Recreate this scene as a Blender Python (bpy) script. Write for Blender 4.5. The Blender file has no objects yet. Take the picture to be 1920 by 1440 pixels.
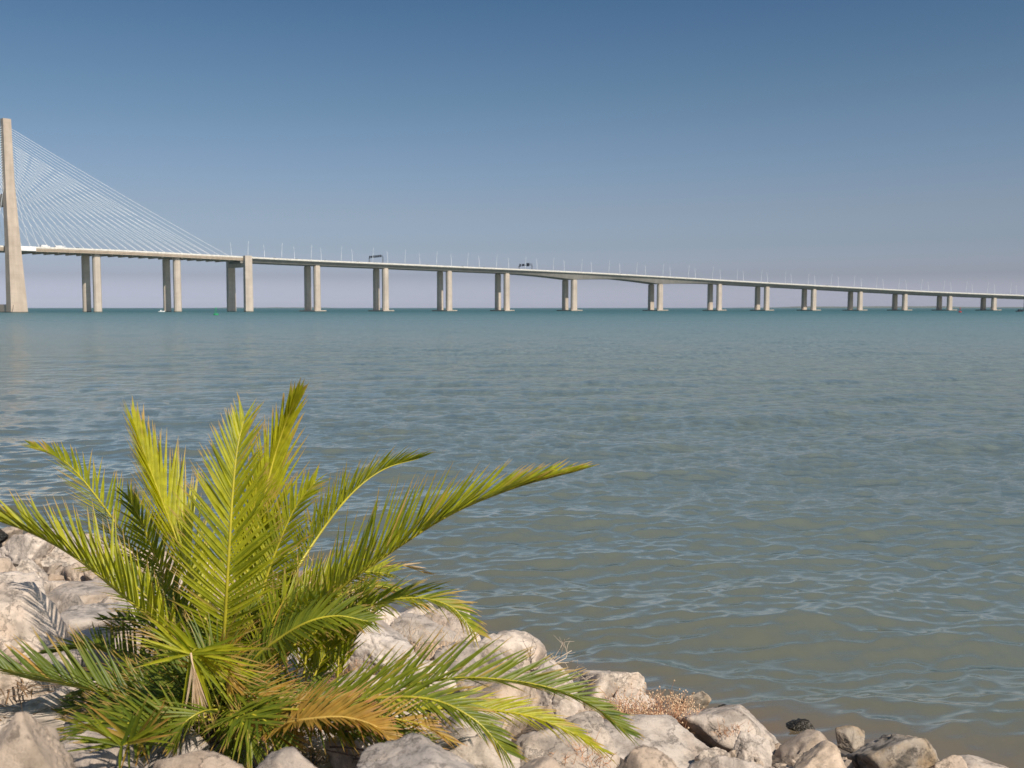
import bpy, math, random
import numpy as np
from mathutils import Vector, Matrix, noise

random.seed(7)
R = math.radians
scene = bpy.context.scene
col = scene.collection

# ------------------------------------------------------------------ camera
F = 1884.0                      # focal length in pixels of the 1920 px wide photograph
EYE = 3.5                       # metres above the water
PITCH = math.atan(143.0 / F)
cam_d = bpy.data.cameras.new('camera')
cam = bpy.data.objects.new('camera', cam_d)
col.objects.link(cam)
cam.location = (0, 0, EYE)
cam.rotation_euler = (math.pi / 2 - PITCH, 0, 0)
cam_d.sensor_width = 36
cam_d.lens = 36 * F / 1920
cam_d.clip_start = 0.05
cam_d.clip_end = 60000
cam_d.dof.use_dof = True
cam_d.dof.focus_distance = 9.0
cam_d.dof.aperture_fstop = (cam_d.lens / 1000) / 0.0070
scene.camera = cam

# ------------------------------------------------------------------ light
SUN_AZ, SUN_EL = 40.0, 44.0     # degrees right of straight behind the camera; above the horizon
S = Vector((math.sin(R(SUN_AZ)) * math.cos(R(SUN_EL)), -math.cos(R(SUN_AZ)) * math.cos(R(SUN_EL)), math.sin(R(SUN_EL))))
world = bpy.data.worlds.new('World')
scene.world = world
world.use_nodes = True
wn = world.node_tree
bg = wn.nodes['Background']
sky = wn.nodes.new('ShaderNodeTexSky')
sky.sky_type = 'NISHITA'
sky.sun_disc = False
sky.sun_elevation = R(SUN_EL)
sky.sun_rotation = math.atan2(S.x, S.y)
sky.altitude = 0
sky.air_density = 1.0
sky.dust_density = 2.2
sky.ozone_density = 3.0
tint = wn.nodes.new('ShaderNodeMix')
tint.data_type = 'RGBA'; tint.blend_type = 'MULTIPLY'
tint.inputs['Factor'].default_value = 1.0
geo = wn.nodes.new('ShaderNodeTexCoord')
sep = wn.nodes.new('ShaderNodeSeparateXYZ')
ramp = wn.nodes.new('ShaderNodeValToRGB')
wn.links.new(geo.outputs['Generated'], sep.inputs[0])
wn.links.new(sep.outputs['Z'], ramp.inputs[0])
SKY_RAMP = [(0.0, (3.1, 3.0, 4.1)), (0.013, (2.5, 2.45, 3.3)), (0.03, (1.30, 1.31, 1.78)), (0.06, (0.97, 1.0, 1.24)), (0.094, (0.915, 0.89, 1.0)), (0.198, (0.635, 0.745, 0.795)), (0.285, (0.43, 0.61, 0.71)), (0.6, (0.40, 0.58, 0.72))]
el = ramp.color_ramp.elements
SKY_RAMP = [(p, tuple(x / 6 for x in c)) for p, c in SKY_RAMP]     # scaled back up below
el[0].position = SKY_RAMP[0][0]; el[0].color = SKY_RAMP[0][1] + (1,)
el[1].position = SKY_RAMP[-1][0]; el[1].color = SKY_RAMP[-1][1] + (1,)
for p, c in SKY_RAMP[1:-1]:
    e = el.new(p); e.color = c + (1,)
wn.links.new(sky.outputs[0], tint.inputs['A'])
wn.links.new(ramp.outputs[0], tint.inputs['B'])
tri = wn.nodes.new('ShaderNodeVectorMath'); tri.operation = 'SCALE'; tri.inputs['Scale'].default_value = 6.0
wn.links.new(tint.outputs['Result'], tri.inputs[0])
wn.links.new(tri.outputs[0], bg.inputs['Color'])
bg.inputs['Strength'].default_value = 0.10

sun_d = bpy.data.lights.new('sun', 'SUN')
sun_d.energy = 5.0
sun_d.angle = R(0.53)
sun_d.color = (1.0, 0.91, 0.78)
sun = bpy.data.objects.new('sun', sun_d)
col.objects.link(sun)
sun.rotation_euler = S.to_track_quat('Z', 'Y').to_euler()
sun.location = (30, -40, 60)

vs = scene.view_settings
vs.view_transform = 'Standard'
vs.look = 'None'
vs.exposure = 0.0
vs.gamma = 1.0
vs.use_curve_mapping = False
scene.cycles.max_bounces = 8
scene.cycles.transparent_max_bounces = 8

# ------------------------------------------------------------------ helpers
def ray(px, py):
    x = (px - 960) / F; y = (720 - py) / F
    return Vector((x, math.cos(PITCH) + y * math.sin(PITCH), -math.sin(PITCH) + y * math.cos(PITCH)))

def at(px, py, Y):
    d = ray(px, py)
    return Vector((0, 0, EYE)) + d * (Y / d.y)

def tag(o, label=None, cat=None, group=None, kind=None):
    if label: o['label'] = label
    if cat: o['category'] = cat
    if group: o['group'] = group
    if kind: o['kind'] = kind
    return o

def empty(name, loc, label, cat, group=None):
    o = bpy.data.objects.new(name, None)
    o.empty_display_size = 0.2
    col.objects.link(o)
    o.location = loc
    return tag(o, label, cat, group)

class MB:
    """collects quads and triangles for one mesh"""
    def __init__(s): s.v = []; s.f = []; s.smooth = False
    def add(s, vs, fs):
        b = len(s.v); s.v.extend([tuple(v) for v in vs]); s.f.extend([tuple(i + b for i in f) for f in fs])
    def frame_box(s, c, ax, ay, az, hx, hy, hz, tx=1.0, ty=1.0, off=None):
        """box with half sizes along three axes; the top may taper and shift"""
        c = Vector(c); vs = []
        for k in (-1, 1):
            fx, fy = (1, 1) if k < 0 else (tx, ty)
            o = Vector((0, 0, 0)) if (k < 0 or off is None) else Vector(off)
            for i, j in ((-1, -1), (1, -1), (1, 1), (-1, 1)):
                vs.append(c + ax * (i * hx * fx) + ay * (j * hy * fy) + az * (k * hz) + o)
        s.add(vs, [(0, 3, 2, 1), (4, 5, 6, 7), (0, 1, 5, 4), (1, 2, 6, 5), (2, 3, 7, 6), (3, 0, 4, 7)])
    def box(s, c, h, rz=0):
        m = Matrix.Rotation(rz, 3, 'Z')
        s.frame_box(c, m @ Vector((1, 0, 0)), m @ Vector((0, 1, 0)), Vector((0, 0, 1)), *h)
    def tube(s, pts, rad, n=6, cap=True):
        pts = [Vector(p) for p in pts]
        if not hasattr(rad, '__len__'): rad = [rad] * len(pts)
        vs = []
        for i, p in enumerate(pts):
            t = (pts[min(i + 1, len(pts) - 1)] - pts[max(i - 1, 0)]).normalized()
            a = t.cross(Vector((0.13, 0.21, 0.97)))
            if a.length < 1e-3: a = t.cross(Vector((1, 0, 0)))
            a.normalize(); b = t.cross(a)
            for k in range(n):
                q = 2 * math.pi * k / n
                vs.append(p + (a * math.cos(q) + b * math.sin(q)) * rad[i])
        fs = []
        for i in range(len(pts) - 1):
            for k in range(n):
                k2 = (k + 1) % n
                fs.append((i * n + k, i * n + k2, (i + 1) * n + k2, (i + 1) * n + k))
        if cap:
            fs.append(tuple(range(n))[::-1]); fs.append(tuple((len(pts) - 1) * n + k for k in range(n)))
        s.add(vs, fs)
    def loft(s, rings, cap=True, closed=True):
        n = len(rings[0]); vs = [v for r in rings for v in r]; fs = []
        for i in range(len(rings) - 1):
            for k in range(n if closed else n - 1):
                k2 = (k + 1) % n
                fs.append((i * n + k, i * n + k2, (i + 1) * n + k2, (i + 1) * n + k))
        if cap:
            fs.append(tuple(range(n))[::-1]); fs.append(tuple((len(rings) - 1) * n + k for k in range(n)))
        s.add(vs, fs)
    def mesh(s, name, mat, smooth=False, origin=None):
        me = bpy.data.meshes.new(name)
        vs_ = s.v if origin is None else [(v[0] - origin[0], v[1] - origin[1], v[2] - origin[2]) for v in s.v]
        me.from_pydata(vs_, [], s.f)
        if mat: me.materials.append(mat)
        if smooth: me.shade_smooth()
        return me
    def build(s, name, mat, parent=None, smooth=False, origin=None):
        """vertices are in world space; origin (or the parent's location) is taken off"""
        if parent is not None and origin is None:
            p = parent; o = Vector((0, 0, 0))
            while p is not None: o += p.location; p = p.parent
            origin = o
        ob = bpy.data.objects.new(name, s.mesh(name, mat, smooth, origin))
        col.objects.link(ob)
        if parent is not None: ob.parent = parent
        elif origin is not None: ob.location = origin
        return ob

# ------------------------------------------------------------------ materials
def nt(name):
    m = bpy.data.materials.new(name); m.use_nodes = True
    t = m.node_tree; b = t.nodes['Principled BSDF']
    return m, t, b

def N(t, typ, **kw):
    n = t.nodes.new(typ)
    for k, v in kw.items():
        if k in n.inputs: n.inputs[k].default_value = v
        else: setattr(n, k, v)
    return n

def ramp_of(t, src, stops, interp='LINEAR'):
    r = t.nodes.new('ShaderNodeValToRGB'); r.color_ramp.interpolation = interp
    e = r.color_ramp.elements
    def c4(c): return tuple(c) + (1,) if hasattr(c, '__len__') else (c, c, c, 1)
    e[0].position = stops[0][0]; e[0].color = c4(stops[0][1])
    e[1].position = stops[-1][0]; e[1].color = c4(stops[-1][1])
    for p, c in stops[1:-1]:
        x = e.new(p); x.color = c4(c)
    t.links.new(src, r.inputs[0])
    return r

def mixc(t, a, b, fac, mode='MIX'):
    m = t.nodes.new('ShaderNodeMix'); m.data_type = 'RGBA'; m.blend_type = mode
    for sock, v in (('A', a), ('B', b)):
        if hasattr(v, 'is_linked') or hasattr(v, 'links'): t.links.new(v, m.inputs[sock])
        else: m.inputs[sock].default_value = tuple(v) + (1,)
    if hasattr(fac, 'links'): t.links.new(fac, m.inputs['Factor'])
    else: m.inputs['Factor'].default_value = fac
    return m.outputs['Result']

def simple(name, c, rough=0.7, metal=0.0, var=0.15, scale=0.6):
    m, t, b = nt(name)
    tc = N(t, 'ShaderNodeTexCoord')
    n = N(t, 'ShaderNodeTexNoise', Scale=scale, Detail=5.0)
    t.links.new(tc.outputs['Object'], n.inputs['Vector'])
    r = ramp_of(t, n.outputs['Fac'], [(0.3, tuple(x * (1 - var) for x in c)), (0.7, tuple(min(1, x * (1 + var)) for x in c))])
    t.links.new(r.outputs[0], b.inputs['Base Color'])
    b.inputs['Roughness'].default_value = rough
    b.inputs['Metallic'].default_value = metal
    return m

def concrete_mat(name, c, lift=4.0):
    """cast concrete: horizontal lift joints, streaks running down, blotches"""
    m, t, b = nt(name)
    g = N(t, 'ShaderNodeNewGeometry')
    s = N(t, 'ShaderNodeSeparateXYZ'); t.links.new(g.outputs['Position'], s.inputs[0])
    mp = N(t, 'ShaderNodeMapping'); mp.inputs['Scale'].default_value = (0.5, 0.5, 0.03)
    t.links.new(g.outputs['Position'], mp.inputs[0])
    st = N(t, 'ShaderNodeTexNoise', Scale=1.0, Detail=6.0); t.links.new(mp.outputs[0], st.inputs['Vector'])
    bl = N(t, 'ShaderNodeTexNoise', Scale=0.15, Detail=6.0); t.links.new(g.outputs['Position'], bl.inputs['Vector'])
    md = N(t, 'ShaderNodeMath', operation='MODULO'); t.links.new(s.outputs['Z'], md.inputs[0]); md.inputs[1].default_value = lift
    jr = ramp_of(t, md.outputs[0], [(0.0, 0.80), (0.12, 0.82), (0.2, 1.0), (1.0, 1.0)])
    r1 = ramp_of(t, st.outputs['Fac'], [(0.3, tuple(x * 0.86 for x in c)), (0.7, tuple(x * 1.08 for x in c))])
    r2 = ramp_of(t, bl.outputs['Fac'], [(0.3, (0.86, 0.84, 0.82)), (0.7, (1.06, 1.05, 1.04))])
    a = mixc(t, r1.outputs[0], r2.outputs[0], 1.0, 'MULTIPLY')
    a = mixc(t, a, jr.outputs[0], 1.0, 'MULTIPLY')
    # tide mark just above the water
    tz = N(t, 'ShaderNodeMapRange'); t.links.new(s.outputs['Z'], tz.inputs[0]); tz.inputs['From Min'].default_value = 0.2; tz.inputs['From Max'].default_value = 0.7
    a = mixc(t, (0.05, 0.05, 0.04), a, tz.outputs[0])
    t.links.new(a, b.inputs['Base Color'])
    b.inputs['Roughness'].default_value = 0.85
    return m

M = {}
M['concrete'] = concrete_mat('pier_concrete', (0.50, 0.435, 0.37))
M['pylon'] = concrete_mat('pylon_concrete', (0.46, 0.38, 0.31), 7.0)
M['deck'] = concrete_mat('deck_concrete', (0.40, 0.33, 0.26), 60.0)
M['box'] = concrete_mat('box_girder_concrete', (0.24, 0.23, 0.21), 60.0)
M['parapet'] = simple('parapet_pale', (0.68, 0.64, 0.58), 0.6)
M['fairing'] = simple('fairing_white', (0.82, 0.80, 0.80), 0.5, var=0.04)
M['cable'] = simple('cable_sheath', (0.82, 0.84, 0.86), 0.35, var=0.03)
M['pole'] = simple('galvanised_pole', (0.72, 0.76, 0.80), 0.4, 0.0, var=0.04)
M['asphalt'] = simple('road_asphalt', (0.05, 0.05, 0.052), 0.9)
M['gantry'] = simple('gantry_steel', (0.06, 0.065, 0.075), 0.6)
M['dark'] = simple('dark_rubber', (0.02, 0.02, 0.02), 0.7)
M['glassy'] = simple('dark_glass', (0.03, 0.04, 0.05), 0.15)
for nm, c in dict(white=(0.8, 0.8, 0.8), silver=(0.45, 0.47, 0.5), red=(0.45, 0.03, 0.03), blue=(0.04, 0.09, 0.3), black=(0.02, 0.02, 0.025), grey=(0.15, 0.16, 0.17), green=(0.03, 0.30, 0.12)).items():
    M['paint_' + nm] = simple('paint_' + nm, c, 0.3, var=0.02)

# rocks --------------------------------------------------------------
def rock_mat(name, base, warm, dark, amount=0.5, wet=False, streak=0.0):
    m, t, b = nt(name)
    tc = N(t, 'ShaderNodeTexCoord'); oi = N(t, 'ShaderNodeObjectInfo')
    ad = N(t, 'ShaderNodeVectorMath', operation='ADD')
    sc = N(t, 'ShaderNodeMath', operation='MULTIPLY'); sc.inputs[1].default_value = 37.0
    t.links.new(oi.outputs['Random'], sc.inputs[0])
    g = N(t, 'ShaderNodeNewGeometry')
    t.links.new(g.outputs['Position'], ad.inputs[0]); t.links.new(sc.outputs[0], ad.inputs[1])
    v = ad.outputs[0]
    n1 = N(t, 'ShaderNodeTexNoise', Scale=2.6, Detail=10.0, Roughness=0.62, Distortion=0.4)
    n2 = N(t, 'ShaderNodeTexNoise', Scale=11.0, Detail=10.0, Roughness=0.7)
    n3 = N(t, 'ShaderNodeTexNoise', Scale=45.0, Detail=8.0, Roughness=0.75)
    n4 = N(t, 'ShaderNodeTexNoise', Scale=4.0, Detail=4.0, Distortion=1.5)
    vo = N(t, 'ShaderNodeTexVoronoi', Scale=2.1); vo.feature = 'DISTANCE_TO_EDGE'
    dn = N(t, 'ShaderNodeVectorMath', operation='ADD')
    dsc = N(t, 'ShaderNodeVectorMath', operation='SCALE'); dsc.inputs['Scale'].default_value = 0.35
    t.links.new(n2.outputs['Color'], dsc.inputs[0])
    for n in (n1, n2, n3, n4): t.links.new(v, n.inputs['Vector'])
    t.links.new(v, dn.inputs[0]); t.links.new(dsc.outputs[0], dn.inputs[1]); t.links.new(dn.outputs[0], vo.inputs['Vector'])
    r1 = ramp_of(t, n1.outputs['Fac'], [(0.30, warm), (0.50, base), (0.72, tuple(min(1, x * 1.12) for x in base))])
    r2 = ramp_of(t, n2.outputs['Fac'], [(0.32, 0.60), (0.47, 0.98), (0.7, 1.08)])
    a = mixc(t, r1.outputs[0], r2.outputs[0], 1.0, 'MULTIPLY')
    rk = ramp_of(t, n4.outputs['Fac'], [(0.50, 0.0), (0.66, amount)])
    a = mixc(t, a, dark, rk.outputs[0])
    # lichen freckles and pits
    rp = ramp_of(t, n3.outputs['Fac'], [(0.32, 0.35), (0.44, 1.0)])
    a = mixc(t, a, rp.outputs[0], 0.8, 'MULTIPLY')
    crk = ramp_of(t, vo.outputs['Distance'], [(0.0, 0.35), (0.022, 1.0)])
    a = mixc(t, a, crk.outputs[0], 0.4, 'MULTIPLY')
    if streak:
        mp = N(t, 'ShaderNodeMapping'); mp.inputs['Scale'].default_value = (14, 3, 1.6); mp.inputs['Rotation'].default_value = (0.2, 0.3, 0.2)
        t.links.new(v, mp.inputs[0])
        ns = N(t, 'ShaderNodeTexNoise', Scale=1.0, Detail=4.0); t.links.new(mp.outputs[0], ns.inputs['Vector'])
        rs = ramp_of(t, ns.outputs['Fac'], [(0.48, 0.0), (0.62, streak)])
        a = mixc(t, a, (0.42, 0.17, 0.06), rs.outputs[0])
    # each stone a little lighter or darker, warmer or greyer
    rv = ramp_of(t, oi.outputs['Random'], [(0.0, (0.80, 0.80, 0.80)), (0.35, (1.0, 0.96, 0.92)), (0.7, (0.92, 0.93, 0.95)), (1.0, (1.1, 1.06, 1.0))])
    a = mixc(t, a, rv.outputs[0], 1.0, 'MULTIPLY')
    # wet and algae-dark band where the water laps
    s = N(t, 'ShaderNodeSeparateXYZ'); t.links.new(g.outputs['Position'], s.inputs[0])
    wz = N(t, 'ShaderNodeMath', operation='MULTIPLY_ADD'); t.links.new(n1.outputs['Fac'], wz.inputs[0]); wz.inputs[1].default_value = -0.25; t.links.new(s.outputs['Z'], wz.inputs[2])
    mr = N(t, 'ShaderNodeMapRange'); t.links.new(wz.outputs[0], mr.inputs[0]); mr.inputs['From Min'].default_value = 0.0; mr.inputs['From Max'].default_value = 0.10
    a = mixc(t, (0.035, 0.028, 0.018), a, mr.outputs[0])
    t.links.new(a, b.inputs['Base Color'])
    rr = N(t, 'ShaderNodeMapRange'); t.links.new(mr.outputs[0], rr.inputs[0]); rr.inputs['To Min'].default_value = 0.25; rr.inputs['To Max'].default_value = 0.45 if wet else 0.88
    t.links.new(rr.outputs[0], b.inputs['Roughness'])
    b1 = N(t, 'ShaderNodeBump', Strength=0.55, Distance=0.02); t.links.new(n2.outputs['Fac'], b1.inputs['Height'])
    b2 = N(t, 'ShaderNodeBump', Strength=0.7, Distance=0.012); t.links.new(n3.outputs['Fac'], b2.inputs['Height']); t.links.new(b1.outputs[0], b2.inputs['Normal'])
    b3 = N(t, 'ShaderNodeBump', Strength=0.6, Distance=0.02); t.links.new(crk.outputs[0], b3.inputs['Height']); t.links.new(b2.outputs[0], b3.inputs['Normal'])
    t.links.new(b3.outputs[0], b.inputs['Normal'])
    return m

M['rock_white'] = rock_mat('limestone_white', (0.67, 0.57, 0.485), (0.53, 0.41, 0.32), (0.20, 0.17, 0.145), 0.55)
M['rock_grey'] = rock_mat('limestone_grey', (0.53, 0.45, 0.385), (0.43, 0.335, 0.255), (0.14, 0.125, 0.115), 0.65)
M['rock_tan'] = rock_mat('limestone_tan', (0.57, 0.45, 0.35), (0.46, 0.33, 0.23), (0.22, 0.17, 0.12), 0.4)
M['rock_orange'] = rock_mat('limestone_orange', (0.52, 0.42, 0.35), (0.46, 0.28, 0.16), (0.20, 0.16, 0.13), 0.3, streak=0.8)
M['rock_pitted'] = rock_mat('limestone_pitted', (0.42, 0.35, 0.28), (0.40, 0.27, 0.14), (0.07, 0.06, 0.05), 0.95)
M['rock_wet'] = rock_mat('stone_wet_black', (0.035, 0.028, 0.02), (0.05, 0.04, 0.02), (0.012, 0.012, 0.01), 0.8, wet=True)

m, t, b = nt('bank_earth'); M['earth'] = m
g = N(t, 'ShaderNodeNewGeometry')
n1 = N(t, 'ShaderNodeTexNoise', Scale=5.0, Detail=10.0); n2 = N(t, 'ShaderNodeTexVoronoi', Scale=28.0)
for n in (n1, n2): t.links.new(g.outputs['Position'], n.inputs['Vector'])
r = ramp_of(t, n1.outputs['Fac'], [(0.3, (0.05, 0.036, 0.025)), (0.7, (0.15, 0.11, 0.08))])
t.links.new(r.outputs[0], b.inputs['Base Color']); b.inputs['Roughness'].default_value = 0.95
bp = N(t, 'ShaderNodeBump', Strength=0.9, Distance=0.03); t.links.new(n2.outputs['Distance'], bp.inputs['Height']); t.links.new(bp.outputs[0], b.inputs['Normal'])

# leaves -------------------------------------------------------------
def leaf_mat(name, green_lo, green_hi, tipc, dryc, trans=0.45):
    """attribute leaf: r = position along the blade, g = random per blade, b = dryness"""
    m = bpy.data.materials.new(name); m.use_nodes = True; t = m.node_tree
    t.nodes.remove(t.nodes['Principled BSDF']); out = t.nodes['Material Output']
    at_ = N(t, 'ShaderNodeAttribute'); at_.attribute_name = 'leaf'
    sp = N(t, 'ShaderNodeSeparateColor'); t.links.new(at_.outputs['Color'], sp.inputs[0])
    base = mixc(t, green_lo, green_hi, sp.outputs['Green'])
    g = N(t, 'ShaderNodeNewGeometry')
    no = N(t, 'ShaderNodeTexNoise', Scale=30.0, Detail=4.0); t.links.new(g.outputs['Position'], no.inputs['Vector'])
    rn = ramp_of(t, no.outputs['Fac'], [(0.3, 0.8), (0.7, 1.15)])
    base = mixc(t, base, rn.outputs[0], 1.0, 'MULTIPLY')
    tp = N(t, 'ShaderNodeMath', operation='MULTIPLY_ADD'); t.links.new(no.outputs['Fac'], tp.inputs[0]); tp.inputs[1].default_value = 0.25; t.links.new(sp.outputs['Red'], tp.inputs[2])
    rt = ramp_of(t, tp.outputs[0], [(0.92, 0.0), (1.16, 1.0)])
    base = mixc(t, base, tipc, rt.outputs[0])
    dr = N(t, 'ShaderNodeMath', operation='MULTIPLY_ADD'); t.links.new(sp.outputs['Red'], dr.inputs[0]); dr.inputs[1].default_value = 0.5; t.links.new(sp.outputs['Blue'], dr.inputs[2])
    rd = ramp_of(t, dr.outputs[0], [(0.55, 0.0), (1.05, 1.0)])
    base = mixc(t, base, dryc, rd.outputs[0])
    d = N(t, 'ShaderNodeBsdfPrincipled'); t.links.new(base, d.inputs['Base Color']); d.inputs['Roughness'].default_value = 0.42
    d.inputs['Specular IOR Level'].default_value = 0.35
    tr = N(t, 'ShaderNodeBsdfTranslucent')
    tcol = mixc(t, base, (1.0, 1.0, 0.45), 1.0, 'MULTIPLY'); tcol = mixc(t, tcol, (1.6, 1.6, 1.0), 1.0, 'MULTIPLY')
    t.links.new(tcol, tr.inputs['Color'])
    mx = N(t, 'ShaderNodeMixShader'); mx.inputs[0].default_value = trans
    t.links.new(d.outputs[0], mx.inputs[1]); t.links.new(tr.outputs[0], mx.inputs[2]); t.links.new(mx.outputs[0], out.inputs['Surface'])
    return m
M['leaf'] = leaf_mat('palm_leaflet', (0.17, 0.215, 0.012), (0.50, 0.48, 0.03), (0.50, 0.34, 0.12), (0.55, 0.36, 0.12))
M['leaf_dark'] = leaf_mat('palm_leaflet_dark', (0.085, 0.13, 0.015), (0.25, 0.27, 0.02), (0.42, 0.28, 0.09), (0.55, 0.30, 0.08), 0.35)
M['leaf_dry'] = leaf_mat('palm_leaflet_dry', (0.36, 0.23, 0.04), (0.50, 0.29, 0.06), (0.52, 0.24, 0.11), (0.50, 0.28, 0.15), 0.35)
M['leaf_tan'] = leaf_mat('palm_leaflet_dead', (0.50, 0.36, 0.22), (0.62, 0.46, 0.32), (0.6, 0.42, 0.3), (0.6, 0.42, 0.3), 0.25)
M['leaf_litter'] = leaf_mat('leaf_litter', (0.14, 0.09, 0.05), (0.32, 0.21, 0.12), (0.3, 0.2, 0.12), (0.26, 0.16, 0.09), 0.2)
M['rachis'] = simple('palm_midrib', (0.44, 0.38, 0.035), 0.4, var=0.25, scale=9)
M['rachis_dry'] = simple('palm_midrib_dry', (0.55, 0.36, 0.08), 0.6, var=0.3, scale=9)
M['bark'] = simple('palm_stump', (0.12, 0.075, 0.04), 0.9, var=0.5, scale=12)
M['straw'] = simple('dry_straw', (0.62, 0.44, 0.28), 0.8, var=0.3, scale=8)
M['straw_red'] = simple('dry_stalk_reddish', (0.55, 0.30, 0.17), 0.8, var=0.35, scale=8)
M['twig'] = simple('bleached_twig', (0.50, 0.40, 0.31), 0.8, var=0.3, scale=6)
M['twig_dark'] = simple('dark_twig', (0.09, 0.06, 0.045), 0.8, var=0.3, scale=6)

# ------------------------------------------------------------------ shore line and bank
SH = [(-60, 30), (-20, 20.5), (-12, 17.4), (-8, 15.4), (-5, 13.9), (-2.6, 12.4), (-1.2, 11.3), (-0.3, 10.1), (0.6, 9.1), (1.5, 8.5), (2.4, 8.0), (3.2, 7.45), (3.9, 7.1), (6, 6.2), (12, 4.2), (30, -2), (60, -12)]
SX = np.array([p[0] for p in SH], float); SY = np.array([p[1] for p in SH], float)
def shore(x): return np.interp(x, SX, SY)
BD = np.array([-60, -8, -3, 0, 0.6, 1.5, 3.0, 5.0, 6.8, 8.5, 10, 60.0]); BZ = np.array([-9, -2.2, -0.9, -0.12, 0.15, 0.42, 0.78, 1.12, 1.40, 1.70, 1.80, 1.9])
def bank(x, y): return np.interp(shore(x) - y, BD, BZ)

gx = np.concatenate([np.linspace(-60, -14, 20), np.linspace(-13, 7, 140), np.linspace(8, 60, 20)])
gy = np.concatenate([np.linspace(-40, 0, 14), np.linspace(0.3, 19, 130), np.linspace(20, 48, 10)])
GX, GY = np.meshgrid(gx, gy)
GZ = bank(GX, GY)
vs_ = []
for i in range(GX.shape[0]):
    for j in range(GX.shape[1]):
        x, y = GX[i, j], GY[i, j]
        dz = noise.fractal(Vector((x * 1.3, y * 1.3, 3.1)), 1.0, 2.0, 4) * 0.09 if abs(x) < 14 else 0
        vs_.append((x, y, GZ[i, j] + dz - 0.10))
nx = len(gx)
fs_ = [(i * nx + j, i * nx + j + 1, (i + 1) * nx + j + 1, (i + 1) * nx + j) for i in range(len(gy) - 1) for j in range(nx - 1)]
me = bpy.data.meshes.new('ground'); me.from_pydata(vs_, [], fs_); me.materials.append(M['earth']); me.shade_smooth()
o = bpy.data.objects.new('ground', me); col.objects.link(o); tag(o, kind='structure', label='earth and gravel bank sloping down under the boulders')

# ------------------------------------------------------------------ water
def waves(X, Y, cell):
    rng = np.random.RandomState(5)
    Z = np.zeros_like(X); DX = np.zeros_like(X); DY = np.zeros_like(X)
    main = R(-78)                                   # the waves run towards the camera and a little to the right
    n = 120
    for i in range(n):
        lam = 0.17 * (8.0 / 0.17) ** (i / (n - 1.0)) * rng.uniform(0.93, 1.07)
        spread = 0.34 if lam > 1.5 else 0.55
        th = main + rng.normal(0, spread)
        if rng.rand() < 0.2: th += rng.choice([-1, 1]) * R(32)
        k = 2 * math.pi / lam
        slope = 0.027 * (1.2 if lam < 0.45 else 1.0 if lam < 0.55 else (0.55 / lam) ** 0.4)
        a = slope / k * rng.uniform(0.6, 1.4)
        fade = np.clip((lam / cell - 2.5) / 2.5, 0, 1)
        ph = rng.uniform(0, 6.28)
        arg = k * (X * math.cos(th) + Y * math.sin(th)) + ph
        Z += a * np.sin(arg) * fade
        c = a * np.cos(arg) * fade * 0.8
        DX += c * math.cos(th); DY += c * math.sin(th)
    return Z, DX, DY

rows = [5.5]
while rows[-1] < 24000:
    r_ = rows[-1]
    q = 0.0031 if r_ < 30 else (0.0031 + 0.0035 * min(1, (r_ - 30) / 40) + 0.025 * min(1, max(0, (r_ - 160) / 500))) if r_ < 3000 else 0.2
    rows.append(r_ * (1 + q))
rows = np.array(rows)
ang = np.concatenate([np.radians(np.linspace(-88, -33, 40))[:-1], np.radians(np.linspace(-33, 33, 680)), np.radians(np.linspace(33, 95, 40))[1:]])
A, RR = np.meshgrid(ang, rows)
WX = RR * np.sin(A); WY = RR * np.cos(A)
dr = np.gradient(rows)[:, None] * np.ones_like(A)
dA = np.gradient(ang)[None, :] * np.ones_like(A)
cell = np.maximum(dr, RR * dA * 0.6)
Z, DX, DY = waves(WX, WY, cell)
patch = 0.9 + 0.2 * (np.sin(WX * 0.11 + 1.3 * np.sin(WY * 0.05)) * np.sin(WY * 0.07 + np.sin(WX * 0.043)))
damp = np.clip((WY - shore(WX)) / 2.5 + 0.75, 0.75, 1.0)
Z *= damp * patch; DX *= damp * patch; DY *= damp * patch
P = np.stack([WX + DX, WY + DY, Z], -1).reshape(-1, 3)
me = bpy.data.meshes.new('water')
nr, nc = A.shape
idx = np.arange(nr * nc).reshape(nr, nc)
quads = np.stack([idx[:-1, :-1], idx[:-1, 1:], idx[1:, 1:], idx[1:, :-1]], -1).reshape(-1, 4)
me.vertices.add(len(P)); me.vertices.foreach_set('co', P.astype(np.float32).ravel())
me.loops.add(quads.size); me.loops.foreach_set('vertex_index', quads.astype(np.int32).ravel())
me.polygons.add(len(quads)); me.polygons.foreach_set('loop_start', np.arange(0, quads.size, 4, dtype=np.int32)); me.polygons.foreach_set('loop_total', np.full(len(quads), 4, np.int32))
me.update(calc_edges=True); me.shade_smooth()
# open water distance from the shore, for its silt colour and the sky reflection painted into it
at_ = me.attributes.new('offshore', 'FLOAT', 'POINT')
at_.data.foreach_set('value', np.clip(WY - shore(WX), 0, 1e5).astype(np.float32).ravel())
m, t, b = nt('river_water'); M['water'] = m
ao = N(t, 'ShaderNodeAttribute'); ao.attribute_name = 'offshore'
lg = N(t, 'ShaderNodeMath', operation='LOGARITHM'); lg.inputs[1].default_value = 10.0
ad = N(t, 'ShaderNodeMath', operation='ADD'); ad.inputs[1].default_value = 1.0
t.links.new(ao.outputs['Fac'], ad.inputs[0]); t.links.new(ad.outputs[0], lg.inputs[0])
dv = N(t, 'ShaderNodeMath', operation='DIVIDE'); dv.inputs[1].default_value = 4.0; t.links.new(lg.outputs[0], dv.inputs[0])
g = N(t, 'ShaderNodeNewGeometry')
WRIP1 = [(0.0, 0.25), (0.3, 0.45), (0.6, 0.7)]
WRIP2 = [(0.22, 0.0), (0.45, 0.5), (0.7, 0.8)]
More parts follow.
